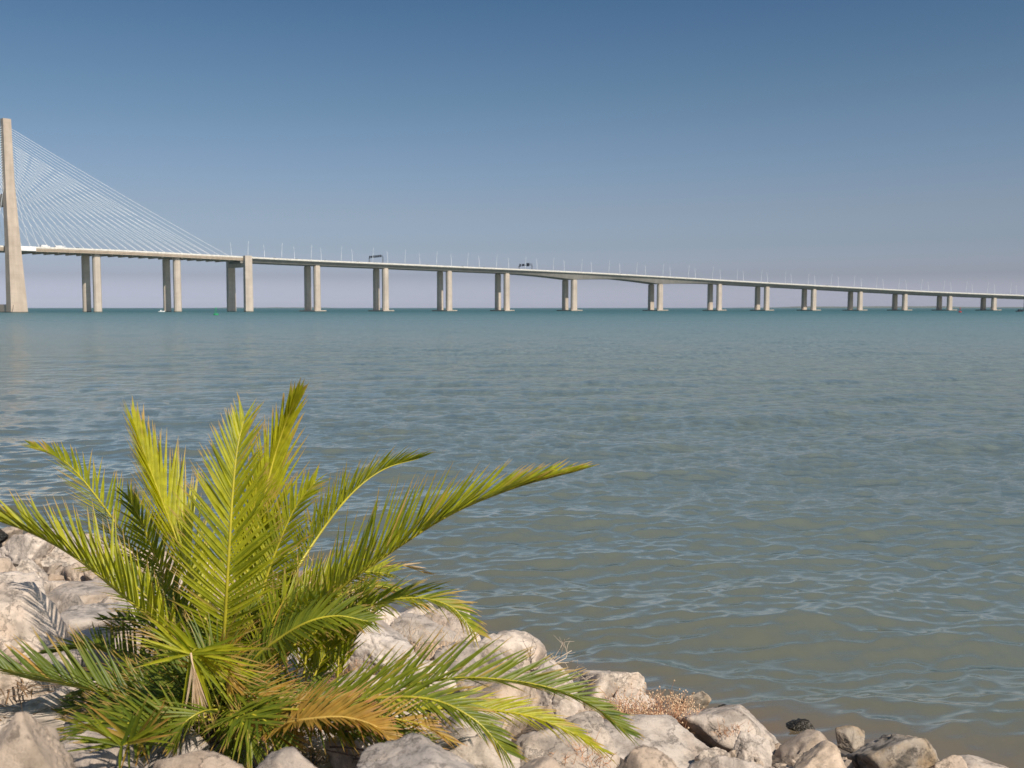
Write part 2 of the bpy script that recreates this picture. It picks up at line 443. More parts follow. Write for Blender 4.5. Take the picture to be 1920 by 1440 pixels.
WATER_RAMP = [(0.0, (0.190, 0.142, 0.090)), (0.04, (0.175, 0.150, 0.100)), (0.09, (0.160, 0.160, 0.108)), (0.26, (0.178, 0.200, 0.155)), (0.40, (0.195, 0.240, 0.218)), (0.50, (0.190, 0.252, 0.258)), (0.58, (0.145, 0.228, 0.250)), (0.64, (0.100, 0.192, 0.215)), (0.69, (0.055, 0.145, 0.165)), (0.75, (0.022, 0.106, 0.121)), (1.0, (0.018, 0.101, 0.116))]  # paler middle stops stand in for sky reflection, painted into the body colour
rc = ramp_of(t, dv.outputs[0], WATER_RAMP)
pn = N(t, 'ShaderNodeTexNoise', Scale=1.2, Detail=7.0, Roughness=0.88, Lacunarity=2.0)
mp = N(t, 'ShaderNodeMapping'); mp.inputs['Scale'].default_value = (1.7, 0.7, 1.0); t.links.new(g.outputs['Position'], mp.inputs[0]); t.links.new(mp.outputs[0], pn.inputs['Vector'])
rp = ramp_of(t, pn.outputs['Fac'], [(0.40, 0.70), (0.5, 1.0), (0.60, 1.28)])  # bright and dark speckle of distant wave crests, painted into the colour
pf = ramp_of(t, dv.outputs[0], [(0.28, 0.1), (0.46, 1.0)])
base = mixc(t, rc.outputs[0], rp.outputs[0], pf.outputs[0], 'MULTIPLY')
t.nodes.remove(b)
# body colour, silt plus painted sky reflection, has no facet shading of its own; the surface above it only mirrors
up = N(t, 'ShaderNodeCombineXYZ', Z=1.0)
dif = N(t, 'ShaderNodeBsdfDiffuse'); t.links.new(base, dif.inputs['Color']); t.links.new(up.outputs[0], dif.inputs['Normal'])
gl = N(t, 'ShaderNodeBsdfGlossy'); gl.inputs['Color'].default_value = (1.0, 0.95, 0.84, 1)
rr = ramp_of(t, dv.outputs[0], [(0.0, 0.03), (0.35, 0.05), (0.50, 0.14), (0.62, 0.30), (1.0, 0.36)])
t.links.new(rr.outputs[0], gl.inputs['Roughness'])
fr = N(t, 'ShaderNodeFresnel', IOR=1.75)
gm = N(t, 'ShaderNodeMapping'); gm.inputs['Scale'].default_value = (1.8, 0.8, 1.0); gm.inputs['Rotation'].default_value = (0, 0, R(-6)); t.links.new(g.outputs['Position'], gm.inputs[0])
gn = N(t, 'ShaderNodeTexNoise', Scale=1.1, Detail=7.0, Roughness=0.86, Lacunarity=2.1); t.links.new(gm.outputs[0], gn.inputs['Vector'])
gr = ramp_of(t, gn.outputs['Fac'], [(0.42, 0.6), (0.5, 1.75), (0.58, 2.9)])
gq = mixc(t, (1.75, 1.75, 1.75), gr.outputs[0], pf.outputs[0])
gd = ramp_of(t, dv.outputs[0], [(0.40, 1.0), (0.50, 0.8), (0.60, 0.5), (0.72, 0.28)])
gq = mixc(t, gq, gd.outputs[0], 1.0, 'MULTIPLY')
gx_ = N(t, 'ShaderNodeMath', operation='MULTIPLY', use_clamp=True); t.links.new(fr.outputs[0], gx_.inputs[0]); t.links.new(gq, gx_.inputs[1])
ms = N(t, 'ShaderNodeMixShader'); t.links.new(gx_.outputs[0], ms.inputs[0]); t.links.new(dif.outputs[0], ms.inputs[1]); t.links.new(gl.outputs[0], ms.inputs[2])
t.links.new(ms.outputs[0], t.nodes['Material Output'].inputs['Surface'])
# fine ripples
mp2 = N(t, 'ShaderNodeMapping'); mp2.inputs['Scale'].default_value = (0.8, 2.6, 1.0); mp2.inputs['Rotation'].default_value = (0, 0, R(8)); t.links.new(g.outputs['Position'], mp2.inputs[0])
f1 = N(t, 'ShaderNodeTexNoise', Scale=2.6, Detail=5.0, Roughness=0.55, Distortion=0.3); t.links.new(mp2.outputs[0], f1.inputs['Vector'])
f2 = N(t, 'ShaderNodeTexNoise', Scale=0.22, Detail=8.0, Roughness=0.68); t.links.new(mp2.outputs[0], f2.inputs['Vector'])
st1 = ramp_of(t, dv.outputs[0], WRIP1)
st2 = ramp_of(t, dv.outputs[0], WRIP2)
bb1 = N(t, 'ShaderNodeBump', Distance=0.02); t.links.new(f1.outputs['Fac'], bb1.inputs['Height']); t.links.new(st1.outputs[0], bb1.inputs['Strength'])
bb2 = N(t, 'ShaderNodeBump', Distance=1.2); t.links.new(f2.outputs['Fac'], bb2.inputs['Height']); t.links.new(st2.outputs[0], bb2.inputs['Strength']); t.links.new(bb1.outputs[0], bb2.inputs['Normal'])
t.links.new(bb2.outputs[0], gl.inputs['Normal']); t.links.new(bb2.outputs[0], fr.inputs['Normal'])
me.materials.append(m)
o = bpy.data.objects.new('water', me); col.objects.link(o); tag(o, kind='structure', label='wide choppy river, brown at the shore and teal towards the horizon')

# low coast on the horizon --------------------------------------------
mb = MB()
rng = random.Random(3)
def coast(px0, px1, Y, hmax, seed):
    n = 90; rings = []
    for i in range(n + 1):
        s = i / n; px = px0 + (px1 - px0) * s
        x = (px - 960) / F * Y
        h = hmax * (0.35 + 0.65 * abs(noise.fractal(Vector((s * 9 + seed, 0.3, seed)), 1.0, 2.0, 4) + 0.45)) * min(1, 6 * s, 6 * (1 - s)) + 2
        rings.append([Vector((x, Y, -3)), Vector((x, Y + 150, h * 0.8)), Vector((x, Y + 500, h)), Vector((x, Y + 1500, -3))])
    mb.loft(rings, cap=False, closed=False)
coast(1380, 2300, 15000, 26, 2.0)
coast(380, 620, 15500, 8, 5.0)
M['hill'] = simple('coast_scrub', (0.07, 0.09, 0.06), 0.95, var=0.3, scale=0.002)
o = mb.build('hills', M['hill']); tag(o, kind='structure', label='low far coast faint on the horizon')

# haze ------------------------------------------------------------------
HAZE = 1.8e-5
mb = MB(); mb.box((0, 0, 93), (27000, 27000, 105))
m = bpy.data.materials.new('air'); m.use_nodes = True; t = m.node_tree
t.nodes.remove(t.nodes['Principled BSDF'])
pv = N(t, 'ShaderNodeVolumePrincipled'); pv.inputs['Color'].default_value = (0.86, 0.90, 1.0, 1); pv.inputs['Density'].default_value = HAZE; pv.inputs['Anisotropy'].default_value = -0.2
t.links.new(pv.outputs[0], t.nodes['Material Output'].inputs['Volume'])
mb.build('haze', m); tag(bpy.data.objects['haze'], kind='stuff', label='thin pale sea haze over the river')

# ------------------------------------------------------------------ bridge
T0 = -387.0
def axisD(X):
    tt = X - T0
    if tt < 0: return 772 + 1.1 * tt
    return 772 + 0.1 * tt + 450 * (1 - math.exp(-tt / 450))
def slope(X):
    tt = X - T0
    return 1.1 if tt < 0 else 0.1 + math.exp(-tt / 450)
def dirs(X):
    a = math.atan(slope(X))
    return Vector((math.cos(a), math.sin(a), 0)), Vector((math.sin(a), -math.cos(a), 0)), a   # along, towards the camera side, angle
def hit(px, off=0.0):
    """axis X whose point, moved off metres to the camera side, shows at column px"""
    lo, hi = -700.0, 1500.0
    for _ in range(60):
        X = (lo + hi) / 2; a, n, _a = dirs(X)
        p = Vector((X, axisD(X), 0)) + n * off
        if 960 + F * p.x / (p.y * math.cos(PITCH) + EYE * math.sin(PITCH)) < px: lo = X
        else: hi = X
    return X
TOPPX = [(-300, 452), (-60, 458), (15, 460.3), (52, 462.0), (187, 466), (321, 473.2), (455, 480.5), (467, 481.2), (572, 486.6), (700, 492), (825, 497.6), (860, 499.4), (984, 504.6), (1124, 511.3), (1225, 517.0), (1338, 523.4), (1394, 527.0), (1520, 533.8), (1633, 540.2), (1745, 546.2), (1858, 550.8), (1920, 553.2), (2100, 559.5)]
HW = 15.5                       # half the deck width
_xs, _zs = [], []
for px, py in TOPPX:
    X = hit(px, HW); a, n, _a = dirs(X)
    p = Vector((X, axisD(X), 0)) + n * HW
    _xs.append(X); _zs.append(at(px, py, p.y).z)
_xs, _zs = np.array(_xs), np.array(_zs)
_fx = np.linspace(_xs[0], _xs[-1], 600); _fz = np.interp(_fx, _xs, _zs)
_k = np.hanning(61); _k /= _k.sum(); _fz = np.convolve(np.pad(_fz, 30, mode='edge'), _k, mode='valid')
def topz(X): return float(np.interp(X, _fx, _fz))          # top of the parapet
def bp_(X, off=0.0, dz=0.0):
    a, n, _a = dirs(X); p = Vector((X, axisD(X), 0)) + n * off
    p.z = topz(X) + dz
    return p
XP = hit(29, 26)                # pylon
XP = T0 - 2.0
XT = hit(459, 10)               # transition pier
XE = hit(2080, 0)
bridge = empty('bridge', (T0, 772, 0), 'long pale concrete road bridge with tall cable pylon crossing the river', 'bridge')

def deck_part(name, mat, X0, X1, prof, n):
    """sweep a section (offset, height below parapet top) along the axis; prof(X) gives the ring"""
    mb = MB(); rings = []
    for i in range(n + 1):
        X = X0 + (X1 - X0) * i / n
        rings.append([bp_(X, o_, z_) for o_, z_ in prof(X)])
    mb.loft(rings)
    return mb.build(name, mat, bridge)

# pier positions (column of the near shaft, pixels) ------------------------
PIERS = [183, 333, 595, 723, 842, 950, 1076, 1237, 1348, 1437, 1525, 1612, 1696, 1780, 1863, 1945, 2025]
PX = [hit(p, 10) for p in PIERS]
H1, H2 = PX[6], PX[7]
def girder_depth(X):
    d = 3.6
    for H, w in ((H1, 78.0), (H2, 78.0)):
        q = max(0.0, 1 - abs(X - H) / w)
        d = max(d, 3.6 + 3.9 * q ** 1.8)
    return d
# cable-stayed part: thin deck with edge beams and cross beams
XL = hit(-420, 0)
deck_part('deck', M['deck'], XL, XT - 2.0, lambda X: [(-HW, -1.2), (-HW, -3.7), (-HW + 1.2, -3.9), (HW - 1.2, -3.9), (HW, -3.7), (HW, -1.2)], 60)
# viaduct: slab, then the two box girders below it
deck_part('deck_slab', M['parapet'], XT + 2.0, XE, lambda X: [(-HW, -0.9), (-HW, -1.45), (-HW + 2.5, -1.9), (HW - 2.5, -1.9), (HW, -1.45), (HW, -0.9)], 110)
for sgn in (-1, 1):
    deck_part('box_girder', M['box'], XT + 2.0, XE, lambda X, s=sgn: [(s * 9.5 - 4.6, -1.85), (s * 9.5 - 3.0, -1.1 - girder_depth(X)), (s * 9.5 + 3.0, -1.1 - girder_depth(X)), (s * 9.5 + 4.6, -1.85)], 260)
for s_ in (-1, 1):
    deck_part('parapet', M['parapet'], XL, XT - 2.0, lambda X, s=s_: [(s * HW - 0.15, 0.0), (s * HW - 0.15, -1.2), (s * HW + 0.2, -1.25), (s * HW + 0.2, 0.0)], 60)
    deck_part('parapet', M['parapet'], XT + 2.0, XE, lambda X, s=s_: [(s * HW - 0.15, 0.0), (s * HW - 0.15, -0.9), (s * HW + 0.2, -1.0), (s * HW + 0.2, 0.0)], 110)
deck_part('road_surface', M['asphalt'], XL, XE, lambda X: [(-HW + 0.4, -0.86), (-HW + 0.4, -1.0), (HW - 0.4, -1.0), (HW - 0.4, -0.86)], 180)
# projecting strip along the outside of the stayed deck
deck_part('edge_rail', M['deck'], XL, XT - 2.2, lambda X: [(HW + 0.003, -2.15), (HW + 0.003, -2.6), (HW + 0.25, -2.55), (HW + 0.25, -2.2)], 60)
# cross beams under the stayed deck
X = XP + 14
cbm = None
while X < XT - 6:
    a, n, an = dirs(X); c = bp_(X, 0, -4.35)
    mb = MB(); mb.frame_box(c, a, n, Vector((0, 0, 1)), 0.45, HW - 1.3, 0.45)
    mb.build('cross_beam', M['deck'], bridge)
    X += 8.6 * a.x
# white fairing plates where the deck passes the pylon
for x0, x1 in ((XP - 45, XP - 6), (XP + 5.0, XP + 13.5)):
    for s_ in (1, -1):
        mb = MB(); rings = []
        for i in range(5):
            X = x0 + (x1 - x0) * i / 4
            rings.append([bp_(X, s_ * (HW + 0.26), -0.05), bp_(X, s_ * (HW + 0.26), -3.6), bp_(X, s_ * (HW + 0.7), -3.3), bp_(X, s_ * (HW + 0.7), -0.4)])
        mb.loft(rings); mb.build('fairing_plate', M['fairing'], bridge)

# pylon -----------------------------------------------------------------
pyl = bpy.data.objects.new('pylon', None); col.objects.link(pyl); pyl.parent = bridge
aP, nP, angP = dirs(XP)
PB = Vector((XP, axisD(XP), 0))
ZT = 143.0
def leg_c(z, s):
    """centre of a leg: leans inwards up to the saddle, then runs straight up"""
    if z < 95: off = 26.5 - (26.5 - 19.5) * (max(z, 0) / 95) ** 1.1
    else: off = 19.5 - 1.2 * (z - 95) / 55
    return PB + nP * (s * off) + Vector((0, 0, z))
def leg_w(z):
    hw = np.interp(z, [-2, 8, 50, 100, 149], [6.2, 5.8, 4.3, 3.2, 2.8]); ht = np.interp(z, [-2, 8, 50, 100, 149], [4.6, 4.3, 3.7, 3.0, 2.7])
    return float(hw), float(ht)
ZS = [-2, 3, 8, 18, 30, 42, 50, 60, 70, 80, 90, 100, 115, 130, 139, ZT]
for s_ in (1, -1):
    mb = MB(); rings = []
    for z in ZS:
        c = leg_c(z, s_); hw, ht = leg_w(z); q = 0.5
        ring = []
        for i, j in ((-1, -1), (1, -1), (1, 1), (-1, 1)):
            ring.append(c + aP * (i * hw) + nP * (j * ht))
        rings.append(ring)
    mb.loft(rings)
    lg_ = mb.build('leg', M['pylon'], pyl)
    # flared foot with its sloping cutwater
    mb = MB()
    c = leg_c(0, s_); c.z = 2.2
    mb.frame_box(c + nP * (s_ * 1.0) - aP * 3.2, aP, nP, Vector((0, 0, 1)), 3.0, 5.6, 3.4, 0.35, 0.8)
    mb.build('cutwater', M['pylon'], pyl)
    # ladder of cable anchors on the inner shaft
for z, h in ((84.0, 4.2),):
    a_, b_ = leg_c(z, 1), leg_c(z, -1)
    mb = MB(); mb.frame_box((a_ + b_) / 2, aP, nP, Vector((0, 0, 1)), leg_w(z)[0] * 0.8, (a_ - b_).length / 2 - 2.5, h)
    mb.build('cross_beam', M['pylon'], pyl)
mb = MB(); mb.frame_box(PB + Vector((0, 0, 2.6)), aP, nP, Vector((0, 0, 1)), 5.2, 25.8, 3.4, 0.9, 1.0)
mb.build('base_beam', M['pylon'], pyl)

# stay cables -------------------------------------------------------------
def cable(p, q, r=0.135):
    mb = MB()
    L = (q - p).length; sag = L * 0.006; pts = []
    for i in range(7):
        s = i / 6; w = p.lerp(q, s); w.z -= 4 * sag * s * (1 - s); pts.append(w)
    mb.tube(pts, r, 5); mb.build('stay_cable', M['cable'], bridge)
NC = 24
for s_ in (1, -1):
    for side in (1, -1):
        for i in range(NC):
            za = 94 + (137.0 - 94) * (i / (NC - 1)) ** 0.92
            if side > 0:
                px = 45 + (435 - 45) * i / (NC - 1); X = hit(px, HW)
                X = X if s_ > 0 else X
            else:
                X = XP - (hit(45 + (435 - 45) * i / (NC - 1), HW) - XP)
            c = leg_c(za, s_); top = c + aP * (side * leg_w(za)[0] * 0.98) - nP * (s_ * 0.6)
            cable(top, bp_(X, s_ * (HW - 0.9), -0.9))

# piers -------------------------------------------------------------------
def shaft_ring(c, a, n, hw, ht, z, ch=0.34):
    pts = []
    for x, y in ((-1 + ch, -1), (1 - ch, -1), (1, -1 + ch * 1.6), (1, 1 - ch * 1.6), (1 - ch, 1), (-1 + ch, 1), (-1, 1 - ch * 1.6), (-1, -1 + ch * 1.6)):
        p = c + a * (x * hw) + n * (y * ht); p.z = z; pts.append(p)
    return pts
for k, X in enumerate(PX):
    a, n, an = dirs(X)
    pier = bpy.data.objects.new('pier', None); col.objects.link(pier); pier.parent = bridge
    base = Vector((X, axisD(X), 0)); pier.location = base - bridge.location
    stay = k < 2
    under = topz(X) - (4.0 if stay else 1.1 + girder_depth(X))
    hw = 3.05 if stay else (3.1 if k not in (6, 7) else 3.4)
    ht = 2.6 if not stay else 2.4
    for s_ in (1, -1):
        c = base + n * (s_ * (10.6 if stay else 10))
        mb = MB()
        rings = [shaft_ring(c, a, n, hw * 1.04, ht * 1.03, -2), shaft_ring(c, a, n, hw * 1.0, ht, 8), shaft_ring(c, a, n, hw * 0.97, ht, under - 2.5)]
        rings += [shaft_ring(c, a, n, hw * 0.97, ht, under - 0.8), shaft_ring(c, a, n, hw * 0.85, ht * 0.9, under - 0.8), shaft_ring(c, a, n, hw * 0.85, ht * 0.9, under - 0.002)]
        mb.loft(rings); mb.build('column', M['concrete'], pier)
    if not stay:
        mb = MB(); mb.frame_box(base + Vector((0, 0, -0.3)), a, n, Vector((0, 0, 1)), 6.0 if k not in (6, 7) else 7.2, 17.5, 1.45, 0.95, 0.98)
        mb.build('footing', M['concrete'], pier)
# transition portal: two square shafts up to the deck edge, cap beam between them
a, n, an = dirs(XT)
pier = bpy.data.objects.new('portal_pier', None); col.objects.link(pier); pier.parent = bridge
base = Vector((XT, axisD(XT), 0)); pier.location = base - bridge.location
zt = topz(XT)
for s_ in (1, -1):
    c = base + n * (s_ * 17.9); c.z = (zt + 0.6 - 2) / 2
    mb = MB(); mb.frame_box(c, a, n, Vector((0, 0, 1)), 3.6, 2.2, (zt + 0.6 + 2) / 2, 0.9, 1.0)
    mb.build('column', M['concrete'], pier)
mb = MB(); mb.frame_box(base + Vector((0, 0, zt - 3.95 - 2.6)), a, n, Vector((0, 0, 1)), 2.9, 15.6, 2.55)
mb.build('cap_beam', M['concrete'], pier)
mb = MB(); mb.frame_box(base - a * 4.3 + n * 3.0 + Vector((0, 0, zt - 5.0)), a, n, Vector((0, 0, 1)), 1.3, 12.0, 0.9)
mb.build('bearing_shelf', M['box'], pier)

# lamp posts ---------------------------------------------------------------
NEAR = [467, 530, 585, 641, 700, 760, 819, 877, 931, 985, 1037, 1090, 1141, 1193, 1242, 1290, 1335, 1381, 1426, 1471, 1514, 1557, 1600, 1642, 1684, 1726, 1768, 1810, 1850, 1893]
FAR = [436, 498, 554, 604, 662, 728, 788, 847, 899, 954, 1007, 1058, 1109, 1162, 1210, 1256, 1303, 1350, 1393, 1438, 1483, 1527, 1571, 1614, 1655, 1698, 1740, 1782, 1822, 1864, 1905]
def make_post():
    root = empty('lamp_post', (0, 0, 0), None, 'lamp post')
    mb = MB(); mb.tube([(0, 0, 0), (0.12, 0, 4), (0.45, 0, 8), (1.15, 0, 12), (1.9, 0, 14.6)], [0.25, 0.22, 0.19, 0.15, 0.12], 6)
    p = mb.mesh('pole', M['pole'], True); po = bpy.data.objects.new('pole', p); col.objects.link(po); po.parent = root
    mb = MB(); mb.tube([(1.1, 0, 11.6), (0.4, 0, 12.1), (-1.4, 0, 12.3)], [0.06, 0.05, 0.04], 5); mb.box((-1.7, 0, 12.3), (0.5, 0.18, 0.08))
    p = mb.mesh('lamp_head', M['pole']); ho = bpy.data.objects.new('lamp_head', p); col.objects.link(ho); ho.parent = root
    return root
post0 = make_post(); first = True
ORD = ['first', 'second', 'third', 'fourth', 'fifth', 'sixth', 'seventh', 'eighth', 'ninth', 'tenth', 'eleventh', 'twelfth', 'thirteenth', 'fourteenth', 'fifteenth', 'sixteenth', 'seventeenth', 'eighteenth', 'nineteenth', 'twentieth', 'twenty-first', 'twenty-second', 'twenty-third', 'twenty-fourth', 'twenty-fifth', 'twenty-sixth', 'twenty-seventh', 'twenty-eighth', 'twenty-ninth', 'thirtieth', 'thirty-first']
for lst, off, txt in ((NEAR, HW - 0.6, 'near'), (FAR, -HW + 0.6, 'far')):
    for i, px in enumerate(lst):
        X = hit(px, off)
        if first: o = post0; first = False
        else:
            o = post0.copy(); col.objects.link(o)
            for ch in post0.children:
                c = ch.copy(); col.objects.link(c); c.parent = o
        a, n, an = dirs(X)
        o.location = bp_(X, off, -0.86)
        # the shaft leans outwards over the parapet
        o.rotation_euler = (0, 0, an - math.pi / 2 if off > 0 else an + math.pi / 2)
        o.scale = (1.0, 1.0, 1.0)
        o['label'] = 'slim leaning lamp post on the %s edge of the bridge, %s from the left' % (txt, ORD[i])
        o['group'] = 'lamp posts along the bridge'

# sign gantries --------------------------------------------------------------
def gantry(px0, px1, Hh, label, signs):
    X = hit((px0 + px1) / 2, 0); a, n, an = dirs(X)
    root = empty('sign_gantry', bp_(X, 0, -0.86), label, 'sign gantry')
    z0 = Vector((0, 0, 0))
    for s_ in (1, -1):
        mb = MB(); p = bp_(X, s_ * (HW - 0.8), -0.86)
        for d in (-0.5, 0.5): mb.tube([p + a * d, p + a * d + Vector((0, 0, Hh))], 0.17, 5)
        for q in range(5): mb.tube([p + a * (-0.5 if q % 2 else 0.5) + Vector((0, 0, q * Hh / 5)), p + a * (0.5 if q % 2 else -0.5) + Vector((0, 0, (q + 1) * Hh / 5))], 0.08, 4)
        mb.build('upright', M['gantry'], root)
    mb = MB()
    A_, B_ = bp_(X, HW - 0.6, Hh - 0.9), bp_(X, -HW + 0.6, Hh - 0.9)
    for dz in (0, 1.3):
        for d in (-0.5, 0.5): mb.tube([A_ + a * d + Vector((0, 0, dz)), B_ + a * d + Vector((0, 0, dz))], 0.13, 5)
    for q in range(20):
        p = A_.lerp(B_, q / 20); p2 = A_.lerp(B_, (q + 1) / 20)
        mb.tube([p + Vector((0, 0, 1.3 * (q % 2))), p2 + Vector((0, 0, 1.3 * ((q + 1) % 2)))], 0.07, 4)
    mb.build('truss', M['gantry'], root)
    for f, w, h in signs:
        p = A_.lerp(B_, f) - a * 0.85 + Vector((0, 0, 0.7))
        mb = MB(); mb.frame_box(p, n, a, Vector((0, 0, 1)), w, 0.12, h); mb.build('sign_panel', M['gantry'], root)
gantry(688, 724, 7.0, 'dark sign gantry spanning the bridge left of centre, row of signals on top', [(0.10 + 0.133 * i, 1.2, 1.1) for i in range(7)])
gantry(977, 993, 5.6, 'short dark sign gantry with large boards above the fourth viaduct span', [(0.25, 3.0, 1.7), (0.62, 2.2, 1.2), (0.85, 1.4, 1.5)])

# vehicles on the deck ---------------------------------------------------------
def vehicle(px, off, kind, paint, label):
    X = hit(px, off); a, n, an = dirs(X)
    root = empty('car' if kind == 'car' else 'truck', bp_(X, off, -0.86), label, kind, 'vehicles crossing the bridge')
    root.rotation_euler = (0, 0, an)
    def part(nm, mb, mat):
        me = mb.mesh(nm, mat); o = bpy.data.objects.new(nm, me); col.objects.link(o); o.parent = root
    if kind == 'car':
        mb = MB(); mb.frame_box((0, 0, 0.62), Vector((1, 0, 0)), Vector((0, 1, 0)), Vector((0, 0, 1)), 2.1, 0.88, 0.34, 0.97, 0.95); part('body', mb, M['paint_' + paint])
        mb = MB(); mb.frame_box((-0.2, 0, 1.22), Vector((1, 0, 0)), Vector((0, 1, 0)), Vector((0, 0, 1)), 1.3, 0.78, 0.26, 0.7, 0.85); part('cabin', mb, M['glassy'])
        wl = [(1.3, 0.33), (-1.3, 0.33)]
    else:
        mb = MB(); mb.box((-0.9, 0, 1.7), (2.6, 1.1, 1.0)); part('cargo_box', mb, M['paint_' + paint])
        mb = MB(); mb.frame_box((2.7, 0, 1.25), Vector((1, 0, 0)), Vector((0, 1, 0)), Vector((0, 0, 1)), 0.85, 1.05, 0.8, 0.8, 0.95); part('cab', mb, M['paint_white'])
        wl = [(2.7, 0.4), (-2.4, 0.4)]
    for x, r in wl:
        for s_ in (-1, 1):
            mb = MB(); mb.tube([(x, s_ * (0.7 if kind == 'car' else 0.9), r), (x, s_ * (0.95 if kind == 'car' else 1.2), r)], r, 10); part('wheel', mb, M['dark'])
vehicle(89, 9, 'truck', 'white', 'white box truck on the stayed deck just right of the pylon')
vehicle(116, 9, 'truck', 'white', 'white box truck following the other towards the portal pier')
for px, off, pt, lb in [(150, 10, 'white', 'white car on the stayed deck between pylon and first pier'), (270, 10, 'silver', 'silver car on the stayed deck left of the second pier'),
        (517, 10, 'silver', 'silver car just right of the portal pier'), (558, 10, 'black', 'black car near the third lamp post'), (611, 10, 'red', 'red car right of the first viaduct pier'),
        (673, 10, 'grey', 'grey car approaching the sign gantry'), (802, 10, 'blue', 'blue car between second and third viaduct piers'), (867, 10, 'black', 'black car before the fourth viaduct pier'),
        (908, 10, 'white', 'white car over the fourth viaduct pier'), (1164, 10, 'black', 'black car over the wide navigation span'), (1549, 10, 'black', 'black car on the low right part of the bridge'), (1442, 10, 'silver', 'silver car above the right middle piers')]:
    vehicle(px, off, 'car', pt, lb)

# buoys and boats ---------------------------------------------------------------
def buoy(px, py, paint, label):
    d = ray(px, py); p = Vector((0, 0, EYE)) + d * (-EYE / d.z); Y = min(p.y, 760); p = at(px, py, Y)
    p.z = 0
    root = empty('buoy', p, label, 'buoy')
    def part(nm, mb, mat):
        me = mb.mesh(nm, mat, False); o = bpy.data.objects.new(nm, me); col.objects.link(o); o.parent = root
    mb = MB(); mb.tube([(0, 0, -0.3), (0, 0, 0.1), (0, 0, 0.7), (0, 0, 0.85)], [0.9, 1.25, 1.25, 0.7], 14); part('float', mb, M['paint_' + paint])
    mb = MB()
    for k in range(4):
        q = math.pi / 2 * k; mb.tube([(0.7 * math.cos(q), 0.7 * math.sin(q), 0.8), (0.25 * math.cos(q), 0.25 * math.sin(q), 3.0)], 0.06, 5)
    mb.tube([(0, 0, 2.95), (0, 0, 3.05)], 0.35, 8); part('tower', mb, M['paint_' + paint])
    mb = MB(); mb.tube([(0, 0, 3.1), (0, 0, 3.6), (0, 0, 3.62)], [0.45, 0.28, 0.05], 8); part('topmark', mb, M['paint_' + paint])
buoy(405, 591, 'green', 'green navigation buoy floating left of the portal pier')
buoy(1800, 584, 'red', 'red navigation buoy floating between the last two piers')
def boat(px, Y, L, paint, label):
    p = at(px, 585, Y); p.z = 0
    root = empty('motor_boat', p, label, 'boat')
    root.rotation_euler = (0, 0, 0.2)
    def part(nm, mb, mat):
        me = mb.mesh(nm, mat); o = bpy.data.objects.new(nm, me); col.objects.link(o); o.parent = root
    mb = MB(); rings = []
    for x, w, zb, zt_ in ((-0.5, 0.16, -0.2, 0.13), (-0.2, 0.18, -0.2, 0.13), (0.15, 0.17, -0.2, 0.14), (0.4, 0.09, -0.15, 0.17), (0.52, 0.01, 0.0, 0.20)):
        rings.append([Vector((x * L, -w * L, zt_ * L)), Vector((x * L, -w * L * 0.6, zb * L * 0.4)), Vector((x * L, w * L * 0.6, zb * L * 0.4)), Vector((x * L, w * L, zt_ * L))])
    mb.loft(rings); part('hull', mb, M['paint_' + paint])
    mb = MB(); mb.frame_box((-0.05 * L, 0, 0.22 * L), Vector((1, 0, 0)), Vector((0, 1, 0)), Vector((0, 0, 1)), 0.18 * L, 0.12 * L, 0.09 * L, 0.7, 0.85); part('cabin', mb, M['paint_' + paint])
    mb = MB(); mb.frame_box((0.05 * L, 0, 0.25 * L), Vector((1, 0, 0)), Vector((0, 1, 0)), Vector((0, 0, 1)), 0.1 * L, 0.122 * L, 0.035 * L, 0.8, 0.9); part('window', mb, M['glassy'])
boat(303, 850, 5, 'white', 'small white motor boat beside the second pier')
boat(1912, 900, 7, 'black', 'small dark motor boat at the far right')

# ------------------------------------------------------------------ boulders
def rock_mesh(name, mat, size, seed, sub=4, facets=10, rough=1.0):
    """an angular quarry stone: a sphere cut by random planes, then weathered"""
    rg = random.Random(seed)
    bm = bmesh.new(); bmesh.ops.create_icosphere(bm, subdivisions=sub, radius=1.0)
    pl = []
    for _ in range(facets):
        n = Vector((rg.gauss(0, 1), rg.gauss(0, 1), rg.gauss(0, 0.9))).normalized()
        pl.append((n, rg.uniform(0.46, 0.76)))
    off = Vector((rg.uniform(-50, 50), rg.uniform(-50, 50), rg.uniform(-50, 50)))
    sx, sy, sz = size
    for v in bm.verts:
        d = v.co.normalized(); r = 1.12
        for n, h in pl:
            c = n.dot(d)
            if c > 0.05: r = min(r, h / c)
        q = d * 1.0
        big = noise.fractal(q * 1.5 + off, 1.0, 2.0, 3) * 0.05
        rid = 1 - abs(noise.noise(q * 2.6 + off * 1.7)) * 2
        ch = noise.noise(q * 2.2 + off * 0.7); step = (math.floor(ch * 5) / 5 - ch) * 0.055
        fine = (noise.fractal(q * 5 + off, 1.0, 2.1, 3) * 0.018 + noise.fractal(q * 15 + off, 0.8, 2.1, 3) * 0.022) * rough
        r = r * (1 + big + step * rough + fine) - max(0, rid - 0.82) * 0.25 * rough
        v.co = Vector((d.x * r * sx, d.y * r * sy, d.z * r * sz))
    for ax in range(3):                            # the stone fills the size it was asked for
        lo = min(v.co[ax] for v in bm.verts); hi = max(v.co[ax] for v in bm.verts); k_ = 2 * size[ax] / (hi - lo); m_ = (lo + hi) / 2
        for v in bm.verts: v.co[ax] = (v.co[ax] - m_) * k_
    me = bpy.data.meshes.new(name); bm.to_mesh(me); bm.free(); me.materials.append(mat); me.shade_smooth()
    return me
import bmesh
placed = []; named = []
